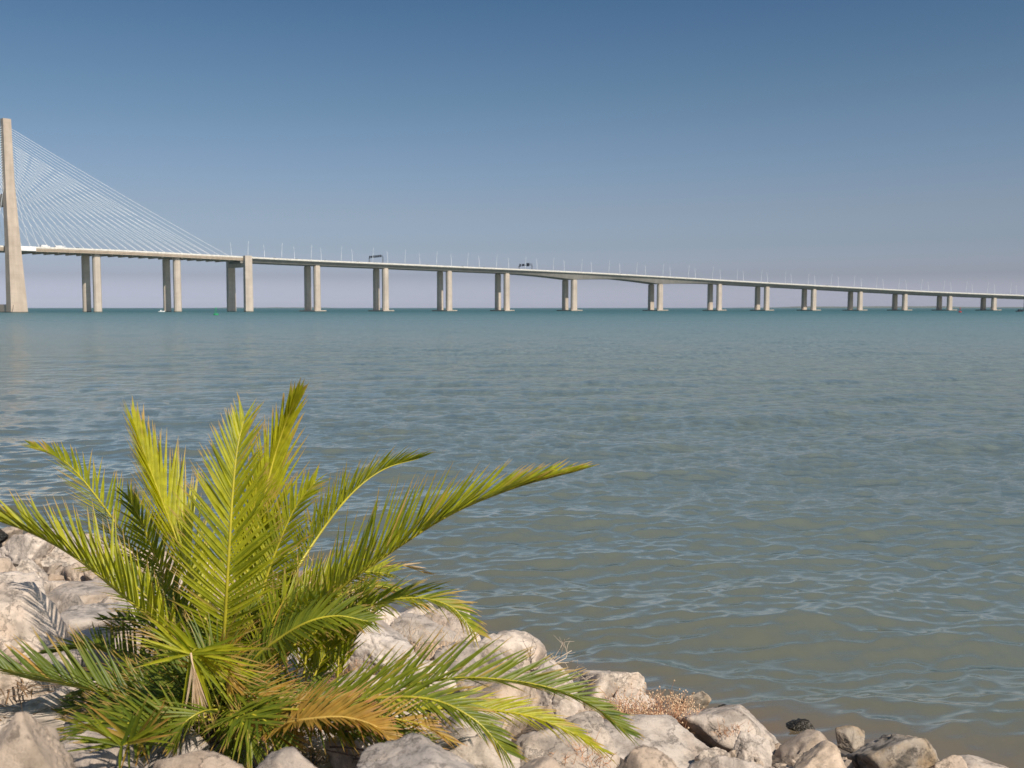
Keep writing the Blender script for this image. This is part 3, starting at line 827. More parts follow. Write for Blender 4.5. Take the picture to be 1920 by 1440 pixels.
def rock(x0, y0, x1, y1, Y, mat, label, seed, deep=1.5, rz=0.0, tilt=0.0, dep=None, sub=5, facets=10, cat='boulder', group='boulders on the bank'):
    """box x0..x1, y0..y1 in the photograph gives the size of a stone standing Y metres away"""
    c = at((x0 + x1) / 2, y0, Y); w = (x1 - x0) / F * Y; h = (y1 - y0) / F * Y * deep
    dpt = dep or w * 0.85
    o = bpy.data.objects.new('boulder', rock_mesh('boulder', M[mat], (w / 2, dpt / 2, h / 2), seed, sub, facets, 2.4 if mat == 'rock_wet' else 1.25))
    col.objects.link(o); o.location = (c.x, Y, c.z - h / 2); o.rotation_euler = (0, tilt, rz)
    tag(o, label, cat, group)
    placed.append((c.x, Y, w / 2, dpt / 2)); named.append((c.x, Y, label))
    return o
RW, RG, RT, RO, RP = 'rock_white', 'rock_grey', 'rock_tan', 'rock_orange', 'rock_pitted'
# left-hand pile
rock(-25, 998, 95, 1060, 10.6, RW, 'white angular boulder at the far left top of the pile, below the leftmost frond', 11)
rock(35, 1008, 240, 1085, 10.9, RW, 'long pale boulder sloping down to the right behind the lowest left frond', 12, tilt=0.25)
rock(-60, 1035, 30, 1110, 9.9, RG, 'greyish boulder cut off by the left edge beneath the white topmost boulder', 13)
rock(5, 1048, 112, 1150, 9.2, RW, 'cream blocky boulder with cracked top in the middle of the left pile', 14)
rock(98, 1052, 208, 1130, 9.6, RT, 'tan boulder with dark pitted face tucked under the long sloping boulder', 15)
rock(-10, 1092, 85, 1185, 8.4, RW, 'smooth pale boulder between the blocky one and the orange streaked one', 16)
rock(62, 1112, 182, 1235, 7.8, RG, 'rounded grey boulder leaning right at the centre of the left pile', 17, tilt=-0.2)
rock(-50, 1130, 62, 1235, 7.2, RO, 'orange streaked boulder half shaded at the left edge', 18)
rock(160, 1118, 232, 1200, 7.7, RG, 'small banded grey stone right of the rounded boulder', 19, facets=9)
rock(-40, 1215, 75, 1290, 6.7, RG, 'dim grey boulder beneath the orange streaked one at the left edge', 20)
rock(70, 1205, 175, 1290, 6.6, RG, 'shaded boulder behind the dark left fronds', 21)
rock(178, 1195, 280, 1290, 6.7, RG, 'dark shaded boulder left of the palm heart', 22)
rock(200, 1028, 330, 1085, 11.4, RT, 'flat tan boulder at the waterline seen between the left fronds', 23)
rock(300, 1045, 400, 1110, 10.4, RW, 'pale boulder just behind the bright upright frond', 24)
rock(215, 1085, 320, 1150, 9.0, RW, 'white boulder crossed by shadows of the left frond', 25)
rock(380, 1070, 500, 1130, 9.8, RW, 'pale boulder seen through the central frond', 26)
rock(478, 1085, 560, 1140, 9.6, RW, 'white boulder right of the central frond', 27)
rock(530, 1120, 640, 1185, 8.8, RT, 'tan boulder behind the roots of the right fronds', 28)
rock(420, 1140, 540, 1220, 7.8, RG, 'grey boulder behind the palm heart', 29)
rock(290, 1130, 420, 1215, 7.8, RG, 'grey boulder left behind the palm heart', 30)
# middle
rock(600, 1163, 775, 1250, 8.3, RW, 'large flat white boulder under the drooping right frond', 31, deep=1.7)
rock(555, 1215, 660, 1285, 7.1, RW, 'white boulder at the right foot of the palm', 32)
rock(740, 1205, 880, 1260, 7.9, RT, 'low tan boulder between the flat white one and the tall peaked one', 33)
rock(700, 1235, 860, 1310, 6.9, RW, 'pale boulder behind the long low right frond', 34)
rock(828, 1208, 905, 1240, 8.6, RT, 'small sandy stone left of the peaked boulder', 35)
rock(885, 1183, 1028, 1300, 8.2, RW, 'tall peaked pale boulder beside the water above the long low frond', 36, deep=1.35, facets=10)
rock(860, 1262, 1000, 1350, 6.8, RG, 'grey boulder under the long low frond', 37)
rock(985, 1255, 1110, 1330, 7.2, RW, 'pale boulder beneath the bleached driftwood twigs', 38)
rock(1085, 1302, 1165, 1360, 7.6, RG, 'grey stone at the tip of the long low frond', 39)
# right
rock(1148, 1290, 1232, 1350, 7.9, RW, 'pale rounded stone behind the dry grass tuft', 40)
rock(1262, 1293, 1335, 1340, 7.9, RP, 'small pitted stone at the waterline right of the dry grass', 41)
rock(1250, 1316, 1505, 1400, 7.25, RW, 'long flat pale slab sloping to the right', 42, deep=1.6, tilt=0.28, rz=-0.2)
rock(1112, 1362, 1370, 1460, 6.3, RW, 'broad cracked pale boulder in front of the dry grass', 43, deep=1.6)
rock(1362, 1372, 1446, 1440, 6.6, RW, 'small angular white stone with a sharp top', 44, facets=8)
rock(1300, 1400, 1380, 1460, 6.1, RW, 'small white stone left of the angular one', 45)
rock(1436, 1368, 1632, 1475, 6.9, RT, 'wide tan boulder between the angular white stone and the dark faced boulder', 46, deep=1.5)
rock(1566, 1364, 1628, 1400, 7.25, RP, 'little weathered stone standing at the waterline', 47)
rock(1592, 1362, 1778, 1490, 6.6, RP, 'large pitted boulder with a dark left face at the lower right', 48, deep=1.4, facets=10)
rock(1795, 1421, 1935, 1470, 6.7, RG, 'low dark edged slab at the bottom right corner', 49)
rock(1475, 1400, 1600, 1480, 6.1, RT, 'tan boulder in front of the wide one at the bottom edge', 50)
rock(1720, 1418, 1830, 1470, 6.4, RT, 'low tan stone right of the pitted boulder', 51)
# wet stones in the water
rock(1472, 1349, 1530, 1370, 8.15, 'rock_wet', 'black wet weed covered stone breaking the water', 52, cat='stone', group='wet stones at the waterline')
rock(1343, 1322, 1370, 1338, 8.5, 'rock_wet', 'tiny dark wet stone left of the black one in the water', 53, cat='stone', group='wet stones at the waterline')
rock(775, 1192, 818, 1222, 9.3, 'rock_wet', 'dark wet stone at the waterline under the arching frond', 54, cat='stone', group='wet stones at the waterline')
rock(-60, 990, 22, 1014, 12.0, 'rock_wet', 'dark brown stone at the far left waterline', 55, cat='stone', group='wet stones at the waterline')
# close, out of focus
rock(-60, 1330, 158, 1530, 2.75, RT, 'big blurred tan boulder in the bottom left corner', 56, deep=1.3, tilt=0.25)
rock(95, 1378, 260, 1520, 3.7, RG, 'grey boulder right of the big corner boulder', 57)
rock(255, 1418, 470, 1500, 2.9, RT, 'blurred grey boulder under the palm at the bottom edge', 58)
rock(455, 1408, 640, 1500, 3.0, RG, 'blurred pale boulder crossed by frond shadows at the bottom edge', 59)
rock(600, 1352, 800, 1450, 4.3, RW, 'flat pale boulder below the orange dry frond', 60)
rock(640, 1408, 900, 1520, 3.0, RG, 'blurred grey slab at the bottom edge left of centre', 61)
rock(790, 1385, 980, 1480, 4.4, RW, 'pale boulder under the drooping front frond tip', 62)
rock(900, 1412, 1130, 1530, 3.1, RT, 'blurred sandy boulder at the bottom edge in the centre', 63)
rock(960, 1378, 1110, 1440, 5.4, RG, 'grey boulder right of the drooping front frond tip', 64)
rock(1130, 1408, 1300, 1520, 3.5, RT, 'blurred tan boulder at the bottom edge right of centre', 65)
rock(1270, 1418, 1450, 1520, 3.7, RW, 'blurred white boulder below the angular white stone', 66)

# the rest of the bank is filled with stones that the others half hide
protos = []
for i, (mt, sd) in enumerate([(RW, 201), (RG, 202), (RT, 203), (RW, 204), (RG, 205), (RW, 206), (RT, 207), (RG, 208)]):
    protos.append(rock_mesh('boulder', M[mt], (0.5, 0.43, 0.36), sd, 5, 9))
rg = random.Random(21); nfill = 0
words = {0: 'white', 1: 'grey', 2: 'tan', 3: 'white', 4: 'grey', 5: 'white', 6: 'tan', 7: 'grey'}
y = 2.2
while y < 18:
    st = 0.52 + 0.025 * y
    x = -9.6
    while x < 5.2:
        px_ = x + rg.uniform(-0.2, 0.2); py_ = y + rg.uniform(-0.2, 0.2); x += st
        d = shore(px_) - py_
        if d < -0.35: continue
        if abs(px_) > 0.56 * py_ + 0.8: continue
        if any(((px_ - a) / (c + 0.12)) ** 2 + ((py_ - b_) / (e_ + 0.12)) ** 2 < 1 for a, b_, c, e_ in placed): continue
        z = float(bank(px_, py_)) - (0.22 if py_ < 4.0 else 0) - (0.36 if px_ > 0.7 else 0)
        sxp = 960 + F * px_ / py_; syp = 577 + F * (EYE - z) / py_
        if sxp < -70 or sxp > 1990 or syp > 1560: continue
        # nothing may rise above what the photograph shows on the right-hand bank
        k = rg.randrange(8); sc_ = rg.uniform(0.55, 0.95)
        o = bpy.data.objects.new('boulder', protos[k]); col.objects.link(o)
        o.location = (px_, py_, z - 0.10 - (0.12 if d < 0.6 else 0)); o.rotation_euler = (rg.uniform(-0.5, 0.5), rg.uniform(-0.5, 0.5), rg.uniform(0, 6.28))
        o.scale = (sc_ * rg.uniform(0.85, 1.2), sc_ * rg.uniform(0.85, 1.2), sc_ * rg.uniform(0.75, 1.05))
        zone = 'beside the water' if d < 1.2 else ('behind the palm' if (py_ > 6 and px_ < -0.6) else ('under the palm fronds' if (px_ < 0.6 and py_ > 3.6) else ('near the bottom edge' if py_ <= 3.6 else 'on the right-hand bank')))
        szw = ('small', 'smallish', 'mid-sized', 'bulky')[min(3, int((sc_ - 0.55) / 0.1))]
        nx_, ny_, nl_ = min(named, key=lambda q: (q[0] - px_) ** 2 + (q[1] - py_) ** 2)
        rel = ('just left of' if px_ < nx_ else 'just right of') if abs(px_ - nx_) > abs(py_ - ny_) else ('just behind' if py_ > ny_ else 'in front of')
        short = ' '.join(nl_.split()[:9])
        while short.split()[-1] in ('the', 'of', 'at', 'a', 'in', 'by', 'and', 'with', 'to', 'beside', 'behind', 'under', 'below', 'right', 'left', 'between', 'down', 'far'): short = ' '.join(short.split()[:-1])
        lab = '%s %s%s stone %s the %s' % (szw, 'flat ' if o.scale.z < sc_ * 0.87 else '', words[k], rel, short)
        tag(o, ' '.join(lab.split()[:16]), 'boulder', 'stones filling the bank')
        nfill += 1
    y += st * 0.85
# small rubble in the gaps and along the waterline
small = [rock_mesh('rubble', M[m_], (1, 0.8, 0.65), 300 + i, 2, 9) for i, m_ in enumerate((RW, RG, RT))]
mb = MB()
def add_mesh(mb, me, loc, rot, sc_):
    m_ = Matrix.Translation(loc) @ rot.to_4x4() @ Matrix.Diagonal((sc_, sc_, sc_, 1))
    mb.add([m_ @ v.co for v in me.vertices], [tuple(p.vertices) for p in me.polygons])
from mathutils import Euler
for i in range(1500):
    py_ = rg.uniform(2.6, 13.5); px_ = rg.uniform(-0.6 * py_, 0.6 * py_)
    d = shore(px_) - py_
    if d < -0.25 or d > 9: continue
    add_mesh(mb, small[i % 3], Vector((px_, py_, float(bank(px_, py_)) - 0.05)), Euler((rg.uniform(0, 6), rg.uniform(0, 6), 0)).to_matrix(), rg.uniform(0.02, 0.09))
o = mb.build('rubble', M['rock_tan'], smooth=False); tag(o, 'small broken stones and gravel in the gaps between boulders', 'rubble', kind='stuff')

# dark wet pebbles and weed-covered bits where the water laps
wetp = rock_mesh('wet_stones', M['rock_wet'], (1, 0.8, 0.55), 320, 2, 8, 2.0); mb = MB()
for i in range(420):
    px_ = rg.uniform(-8.5, 4.6); py_ = float(shore(px_)) + rg.uniform(-0.5, 0.22)
    add_mesh(mb, wetp, Vector((px_, py_, float(bank(px_, py_)) * 0.4 - 0.02)), Euler((rg.uniform(-.4, .4), rg.uniform(-.4, .4), rg.uniform(0, 6))).to_matrix(), rg.uniform(0.02, 0.085))
o = mb.build('wet_stones', M['rock_wet']); tag(o, 'dark wet pebbles along the waterline', 'pebbles', kind='stuff')

# ------------------------------------------------------------------ palm
def spline(pts, n):
    """Catmull-Rom through the points"""
    P_ = [pts[0] * 2 - pts[1]] + pts + [pts[-1] * 2 - pts[-2]]
    out = []
    m_ = len(pts) - 1
    for i in range(n + 1):
        u = i / n * m_; k = min(int(u), m_ - 1); t_ = u - k
        a, b_, c, d = P_[k], P_[k + 1], P_[k + 2], P_[k + 3]
        out.append(0.5 * ((2 * b_) + (-a + c) * t_ + (2 * a - 5 * b_ + 4 * c - d) * t_ ** 2 + (-a + 3 * b_ - 3 * c + d) * t_ ** 3))
    return out
class LeafB:
    def __init__(s): s.v = []; s.f = []; s.c = []
    def blade(s, p, d, nrm, L, w, rnd, dry, droop, fold=0.45, st=6, curl=0.0):
        side = d.cross(nrm).normalized(); up = side.cross(d).normalized()
        b0 = len(s.v); dd = d.copy(); q = p.copy()
        for i in range(st + 1):
            t_ = i / st
            ww = w * 0.76 * (0.55 + 0.45 * min(1, t_ * 5)) * (1 - max(0, (t_ - 0.35) / 0.65) ** 1.35) + 0.0004
            s.v += [q - side * ww + up * ww * fold, q.copy(), q + side * ww + up * ww * fold]
            s.c += [(t_, rnd, dry)] * 3
            dd = (dd + Vector((0, 0, -1)) * droop * (0.3 + t_) / st + side * curl / st).normalized()
            q = q + dd * (L / st)
        for i in range(st):
            k = b0 + i * 3
            s.f += [(k, k + 1, k + 4, k + 3), (k + 1, k + 2, k + 5, k + 4)]
    def mesh(s, name, mat, origin):
        me = bpy.data.meshes.new(name); me.from_pydata([tuple(v - origin) for v in s.v], [], s.f)
        a = me.color_attributes.new('leaf', 'FLOAT_COLOR', 'POINT')
        a.data.foreach_set('color', np.array([(r_, g_, b_, 1.0) for r_, g_, b_ in s.c], np.float32).ravel())
        me.materials.append(mat); me.shade_smooth()
        return me
HEART = at(418, 1262, 5.0)
PALM = Vector((HEART.x, HEART.y, float(bank(HEART.x, HEART.y)) - 0.05))
palm = empty('palm', PALM, 'young feather palm with bright yellow-green fronds growing among the boulders', 'palm')
single_left = 300
rl = random.Random(77)
def frond(pts, nhint, L=0.36, n=62, a0=62, a1=16, vee=28, w=0.0085, mat='leaf', rmat='rachis', rad=0.0095, start=0.2, dry=0.0, drytip=0.25, sides=(1, 1), droop=0.15, singles=0, jit=6, label=None, prof=None, rnd=(0, 1)):
    global single_left
    P3 = [at(*p) for p in pts]
    C = spline(P3, 72)
    mb = MB(); rr_ = [rad * (1.25 - 1.05 * i / 72) for i in range(73)]
    mb.tube(C, rr_, 6)
    fr_ = mb.build('frond', M[rmat], palm, smooth=True)
    if label: fr_['label'] = label
    nh = Vector(nhint).normalized(); ftone = rl.uniform(-0.15, 0.15)
    rest = LeafB(); items = []
    cum = [0]
    for i in range(72): cum.append(cum[-1] + (C[i + 1] - C[i]).length)
    tot = cum[-1]
    def pt(s_):
        d = s_ * tot
        k = min(71, max(0, int(np.searchsorted(cum, d)) - 1)); f_ = (d - cum[k]) / max(1e-6, cum[k + 1] - cum[k])
        return C[k].lerp(C[k + 1], f_), (C[min(72, k + 2)] - C[max(0, k - 1)]).normalized()
    for i in range(n):
        for sd in (-1, 1):
            if sides[0 if sd < 0 else 1] <= rl.random() * 0.999: continue
            s_ = start + (1 - start) * ((i + 0.5 * (sd > 0) * 0.6 + rl.uniform(-0.25, 0.25)) / n)
            s_ = min(0.999, max(0.02, s_)); q = min(1.0, max(0.0, (s_ - start) / (1 - start)))
            p, T = pt(s_)
            B = T.cross(nh)
            if B.length < 1e-4: B = T.cross(Vector((1, 0, 0)))
            B.normalize(); Nn = B.cross(T).normalized()
            an = R(a0 + (a1 - a0) * q ** 0.9 + rl.uniform(-jit, jit)); ve = R(vee + rl.uniform(-9, 9))
            L_ = L * 1.12
            dr_ = (T * math.cos(an) + (B * sd * math.cos(ve) + Nn * math.sin(ve)) * math.sin(an)).normalized()
            l_ = L_ * (0.42 + 0.58 * min(1, (q + 0.02) / 0.28)) * (1 - 0.64 * max(0, q - 0.35) / 0.65) * rl.uniform(0.86, 1.1)
            if prof: l_ *= prof(q)
            nl = (Nn * 0.8 + B * (-sd) * 0.5 + Vector((rl.uniform(-.15, .15), rl.uniform(-.15, .15), rl.uniform(-.15, .15)))).normalized()
            dv_ = dry + (rl.random() < 0.12) * 0.25 + drytip * q * rl.random()
            items.append((l_, p, dr_, nl, w * rl.uniform(0.85, 1.15), min(1.0, max(0.0, rl.uniform(*rnd) + ftone)), dv_ + (0.35 if rl.random() < 0.03 else 0)))
    # the blades that show largest are parts of the frond; the others are joined
    order = sorted(range(len(items)), key=lambda k: -items[k][0])
    pick = set(order[:min(singles, single_left)]); single_left -= len(pick)
    org = PALM
    for k, (l_, p, d, nl, w_, rn, dv_) in enumerate(items):
        tgt = LeafB() if k in pick else rest
        tgt.blade(p, d, nl, l_, w_, rn, dv_, droop * rl.uniform(0.4, 1.6), curl=rl.uniform(-.12, .12))
        if k in pick:
            o = bpy.data.objects.new('leaflet', tgt.mesh('leaflet', M[mat], org)); col.objects.link(o); o.parent = fr_
    if rest.v:
        o = bpy.data.objects.new('leaflets', rest.mesh('leaflets', M[mat], org)); col.objects.link(o); o.parent = fr_; o['kind'] = 'stuff'
    return fr_
H = (418, 1262, 5.0)
CAMN = (0.12, -1, 0.1)
# back fronds first
frond([(405, 1255, 5.05), (330, 1150, 5.35), (262, 1050, 5.6), (195, 950, 5.8), (125, 868, 5.95), (62, 838, 6.05)], (0.55, -0.45, 0.75), L=0.34, n=58, singles=14, mat='leaf', label='frond arching left behind, with tattered tips', rnd=(0, .7), droop=.05, vee=18, drytip=0.5)
frond([(410, 1250, 5.05), (372, 1120, 5.15), (330, 1010, 5.2), (294, 915, 5.2), (268, 845, 5.2), (254, 805, 5.2)], (0.95, -0.35, 0.35), L=0.46, n=56, singles=44, mat='leaf', rnd=(.6, 1), a0=38, a1=10, vee=20, w=0.0125, droop=0.0, label='bright yellow upright frond left of the centre one')
frond([(440, 1240, 5.2), (468, 1080, 5.35), (492, 950, 5.4), (513, 862, 5.45), (535, 795, 5.45), (553, 752, 5.4)], (0.35, -0.9, 0.3), L=0.44, n=56, singles=24, mat='leaf', rnd=(.6, 1), a0=26, a1=5, vee=12, w=0.0135, droop=0.0, label='tall narrow frond rising highest of all')
frond([(470, 1230, 5.1), (540, 1095, 5.5), (600, 1000, 5.7), (660, 925, 5.8), (720, 880, 5.9), (785, 860, 5.95)], (-0.35, 0.25, 0.9), L=0.33, n=60, singles=16, mat='leaf', rnd=(.0, .6), vee=34, droop=.05, a0=74, label='frond arching right behind with a feathered top edge')
# the centre frond, face on
frond([(415, 1265, 4.85), (421, 1180, 4.72), (428, 1060, 4.66), (436, 930, 4.68), (445, 842, 4.74), (458, 785, 4.83)], (0.05, -1.0, 0.35), L=0.375, n=66, singles=84, mat='leaf', rnd=(.15, .85), a0=58, a1=20, vee=12, w=0.0088, droop=0.02, start=0.14, label='broad upright frond in the centre facing the viewer', jit=4)
# left lower long frond
frond([(395, 1262, 4.85), (320, 1192, 4.7), (235, 1120, 4.6), (145, 1048, 4.55), (60, 1000, 4.5), (-30, 968, 4.45)], (0.42, 0.1, 0.9), L=0.36, n=56, singles=30, mat='leaf', rnd=(.1, .9), a0=60, a1=24, vee=40, w=0.010, droop=0.0, label='long low frond reaching out of the picture on the left')
# right long frond
frond([(450, 1262, 4.9), (540, 1180, 4.8), (640, 1100, 4.7), (740, 1030, 4.65), (850, 962, 4.6), (965, 915, 4.6), (1070, 886, 4.6)], (-0.05, -0.3, 0.95), L=0.37, n=84, singles=52, mat='leaf', rnd=(.15, .95), a0=62, a1=8, vee=40, w=0.0095, droop=0.0, label='longest frond pointing right over the water')
# right arching mid fronds
frond([(455, 1265, 5.0), (560, 1205, 5.05), (660, 1150, 5.05), (760, 1122, 5.0), (840, 1135, 4.95), (890, 1185, 4.9)], (0.0, -0.15, 1.0), L=0.30, n=62, singles=22, mat='leaf', rnd=(.0, .7), a0=66, a1=30, vee=4, droop=0.35, drytip=0.55, label='frond curving over and down beside the flat white boulder')
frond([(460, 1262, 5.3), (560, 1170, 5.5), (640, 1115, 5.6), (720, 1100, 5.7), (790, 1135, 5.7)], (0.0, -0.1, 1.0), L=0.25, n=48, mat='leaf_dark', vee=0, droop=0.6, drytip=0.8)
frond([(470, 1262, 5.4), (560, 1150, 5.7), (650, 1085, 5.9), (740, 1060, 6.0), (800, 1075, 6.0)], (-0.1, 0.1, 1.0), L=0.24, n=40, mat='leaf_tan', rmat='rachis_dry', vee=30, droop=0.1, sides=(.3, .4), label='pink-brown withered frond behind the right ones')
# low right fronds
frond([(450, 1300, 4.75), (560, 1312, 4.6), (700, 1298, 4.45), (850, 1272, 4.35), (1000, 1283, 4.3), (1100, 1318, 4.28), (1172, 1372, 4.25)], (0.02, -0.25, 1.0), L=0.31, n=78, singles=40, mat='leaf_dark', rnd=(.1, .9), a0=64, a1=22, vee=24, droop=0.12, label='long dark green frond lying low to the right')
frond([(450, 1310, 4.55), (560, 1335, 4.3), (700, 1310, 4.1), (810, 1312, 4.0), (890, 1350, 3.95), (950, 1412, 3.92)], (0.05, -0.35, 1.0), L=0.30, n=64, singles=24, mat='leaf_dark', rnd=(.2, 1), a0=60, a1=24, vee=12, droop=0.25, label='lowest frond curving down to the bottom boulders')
frond([(500, 1310, 4.9), (700, 1330, 4.85), (850, 1328, 4.8), (970, 1338, 4.75), (1060, 1368, 4.7), (1130, 1408, 4.7)], (0.0, -0.2, 1.0), L=0.27, n=64, mat='leaf', rnd=(.4, 1), vee=5, droop=0.3, drytip=0.6, label='thin yellowish frond beneath the long dark one')
# dry orange frond
frond([(430, 1340, 4.2), (500, 1362, 4.0), (570, 1350, 3.88), (640, 1345, 3.82), (700, 1360, 3.78), (730, 1385, 3.76)], (0.0, -0.35, 1.0), L=0.2, n=56, mat='leaf_dry', rmat='rachis_dry', vee=22, droop=0.1, a1=30, label='short orange dried frond at the bottom')
# left low frond
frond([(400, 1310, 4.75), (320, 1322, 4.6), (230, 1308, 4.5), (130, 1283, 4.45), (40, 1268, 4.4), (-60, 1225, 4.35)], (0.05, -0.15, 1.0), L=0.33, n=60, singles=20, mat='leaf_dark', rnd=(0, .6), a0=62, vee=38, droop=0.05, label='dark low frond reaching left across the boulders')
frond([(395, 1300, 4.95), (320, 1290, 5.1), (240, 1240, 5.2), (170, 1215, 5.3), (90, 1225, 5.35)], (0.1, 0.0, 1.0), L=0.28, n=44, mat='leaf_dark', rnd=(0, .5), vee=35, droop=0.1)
# fronds that come straight at the camera: the midrib is foreshortened, the blades radiate
def fan(path, groups, mat, label=None, w=0.0075, rmat='rachis', rad=0.008, nn=(0, -1, 0.15)):
    """groups: (angle from, to in degrees in the picture, length from, to in metres, number, lean towards the camera)"""
    global single_left
    C = spline([at(*p) for p in path], 20); mb = MB(); mb.tube(C, [rad * (1.2 - 0.8 * i / 20) for i in range(21)], 6)
    fr_ = mb.build('frond', M[rmat], palm, smooth=True)
    if label: fr_['label'] = label
    hub = C[-1]; lb = LeafB()
    for a_0, a_1, l0, l1, n_, ln in groups:
        for k in range(n_):
            q = R(a_0 + (a_1 - a_0) * (k + rl.uniform(0.1, 0.9)) / n_)
            d = Vector((math.cos(q), -ln * rl.uniform(0.2, 1.3), math.sin(q))).normalized()
            p = C[max(0, 20 - rl.randrange(0, 9))]
            one = LeafB() if single_left > 0 else lb
            one.blade(p, d, (Vector(nn) + Vector((rl.gauss(0, .35), 0, rl.gauss(0, .35)))).normalized(), rl.uniform(l0, l1), w * rl.uniform(.8, 1.2), rl.random(), 0.1 + 0.5 * (rl.random() < 0.15), 0.12 * rl.uniform(.3, 2), curl=rl.uniform(-.2, .2))
            if one is not lb:
                single_left -= 1
                o = bpy.data.objects.new('leaflet', one.mesh('leaflet', M[mat], PALM)); col.objects.link(o); o.parent = fr_
    if lb.v:
        o = bpy.data.objects.new('leaflets', lb.mesh('leaflets', M[mat], PALM)); col.objects.link(o); o.parent = fr_; o['kind'] = 'stuff'
fan([(405, 1278, 4.7), (385, 1235, 4.45), (368, 1218, 4.2), (358, 1226, 4.05)],
    [(112, 168, .16, .31, 22, .35), (-52, 22, .22, .38, 30, .3), (-100, -62, .18, .36, 12, .1), (172, 200, .15, .25, 5, .3)], 'leaf', 'broken frond pointing at the viewer, its blades spread in a fan')
fan([(358, 1224, 4.05), (360, 1240, 4.04), (366, 1262, 4.03)], [(-97, -72, .16, .32, 14, .05)], 'leaf_tan', 'pale dead tip hanging from the broken frond', w=0.005, rmat='straw', rad=0.0045)
fan([(390, 1320, 4.4), (320, 1370, 4.0), (262, 1385, 3.7), (228, 1398, 3.45)],
    [(118, 178, .14, .26, 18, .35), (2, 75, .14, .27, 22, .35), (-110, -70, .08, .16, 8, .1), (178, 190, .16, .24, 4, .2)], 'leaf_dark', 'dark frond pointing at the viewer in the bottom left')
# shorter fronds that fill the crown between the long ones
frond([(430, 1255, 5.1), (480, 1140, 5.25), (515, 1040, 5.3), (552, 955, 5.3), (590, 905, 5.3)], (-0.2, -0.9, 0.4), L=0.30, n=46, mat='leaf', rnd=(.1, .8), a0=58, a1=20, vee=15)
frond([(425, 1255, 5.15), (455, 1120, 5.3), (470, 1010, 5.35), (482, 900, 5.35)], (0.3, -0.9, 0.3), L=0.33, n=46, mat='leaf', rnd=(.2, .9), a0=50, a1=14, vee=15)
frond([(405, 1255, 5.15), (345, 1150, 5.4), (300, 1065, 5.5), (268, 985, 5.5), (240, 930, 5.5)], (0.4, -0.8, 0.5), L=0.30, n=44, mat='leaf', rnd=(0, .6), a0=58, a1=22, vee=18)
frond([(400, 1260, 5.0), (330, 1190, 5.1), (275, 1120, 5.15), (222, 1075, 5.2), (170, 1062, 5.2)], (0.3, -0.5, 0.8), L=0.27, n=44, mat='leaf_dark', rnd=(0, .7), a0=62, a1=26, vee=20)
frond([(440, 1260, 5.0), (520, 1175, 5.05), (600, 1110, 5.1), (668, 1075, 5.1), (730, 1075, 5.1)], (-0.1, -0.5, 0.9), L=0.28, n=48, mat='leaf', rnd=(.1, .7), a0=62, a1=26, vee=18)
frond([(435, 1270, 4.8), (500, 1215, 4.7), (570, 1170, 4.62), (630, 1155, 4.6), (690, 1165, 4.6)], (0, -0.6, 0.8), L=0.26, n=44, mat='leaf_dark', rnd=(.1, .8), a0=62, a1=26, vee=14, droop=.2)
# inner young leaves and thicket round the heart
for k in range(22):
    a_ = rl.uniform(-1.25, 1.25); hh = rl.uniform(70, 210); dx = math.sin(a_) * rl.uniform(90, 260); Y0 = rl.uniform(4.75, 5.5)
    x0 = 418 + rl.uniform(-45, 60); y0 = 1290 + rl.uniform(-10, 40)
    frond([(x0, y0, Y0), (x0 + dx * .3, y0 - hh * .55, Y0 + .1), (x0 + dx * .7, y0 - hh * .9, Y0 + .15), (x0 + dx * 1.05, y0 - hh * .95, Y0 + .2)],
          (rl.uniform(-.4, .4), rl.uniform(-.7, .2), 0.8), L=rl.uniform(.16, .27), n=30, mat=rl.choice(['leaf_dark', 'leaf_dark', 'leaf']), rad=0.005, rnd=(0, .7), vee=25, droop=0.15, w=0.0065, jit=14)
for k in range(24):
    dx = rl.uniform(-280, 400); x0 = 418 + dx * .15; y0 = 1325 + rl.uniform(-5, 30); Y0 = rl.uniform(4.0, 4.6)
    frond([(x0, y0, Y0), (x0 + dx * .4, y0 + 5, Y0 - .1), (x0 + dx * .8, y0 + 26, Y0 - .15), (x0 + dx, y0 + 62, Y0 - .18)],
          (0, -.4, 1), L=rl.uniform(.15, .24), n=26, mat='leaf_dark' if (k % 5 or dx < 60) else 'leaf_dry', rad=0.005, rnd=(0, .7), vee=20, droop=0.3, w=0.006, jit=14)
for k in range(24):
    x0 = rl.uniform(460, 640); y0 = rl.uniform(1250, 1300); Y0 = rl.uniform(5.0, 5.9); dx = rl.uniform(-20, 110); hh = rl.uniform(80, 190)
    frond([(x0, y0, Y0), (x0 + dx * .3, y0 - hh * .5, Y0 + .05), (x0 + dx * .7, y0 - hh * .85, Y0 + .1), (x0 + dx, y0 - hh, Y0 + .12)],
          (rl.uniform(-.5, .5), rl.uniform(-.9, -.2), 0.5), L=rl.uniform(.18, .26), n=24, mat=rl.choice(['leaf_dark', 'leaf', 'leaf']), rad=0.005, rnd=(0, .8), a0=45, a1=14, vee=22, droop=0.05, w=0.0065, jit=12)
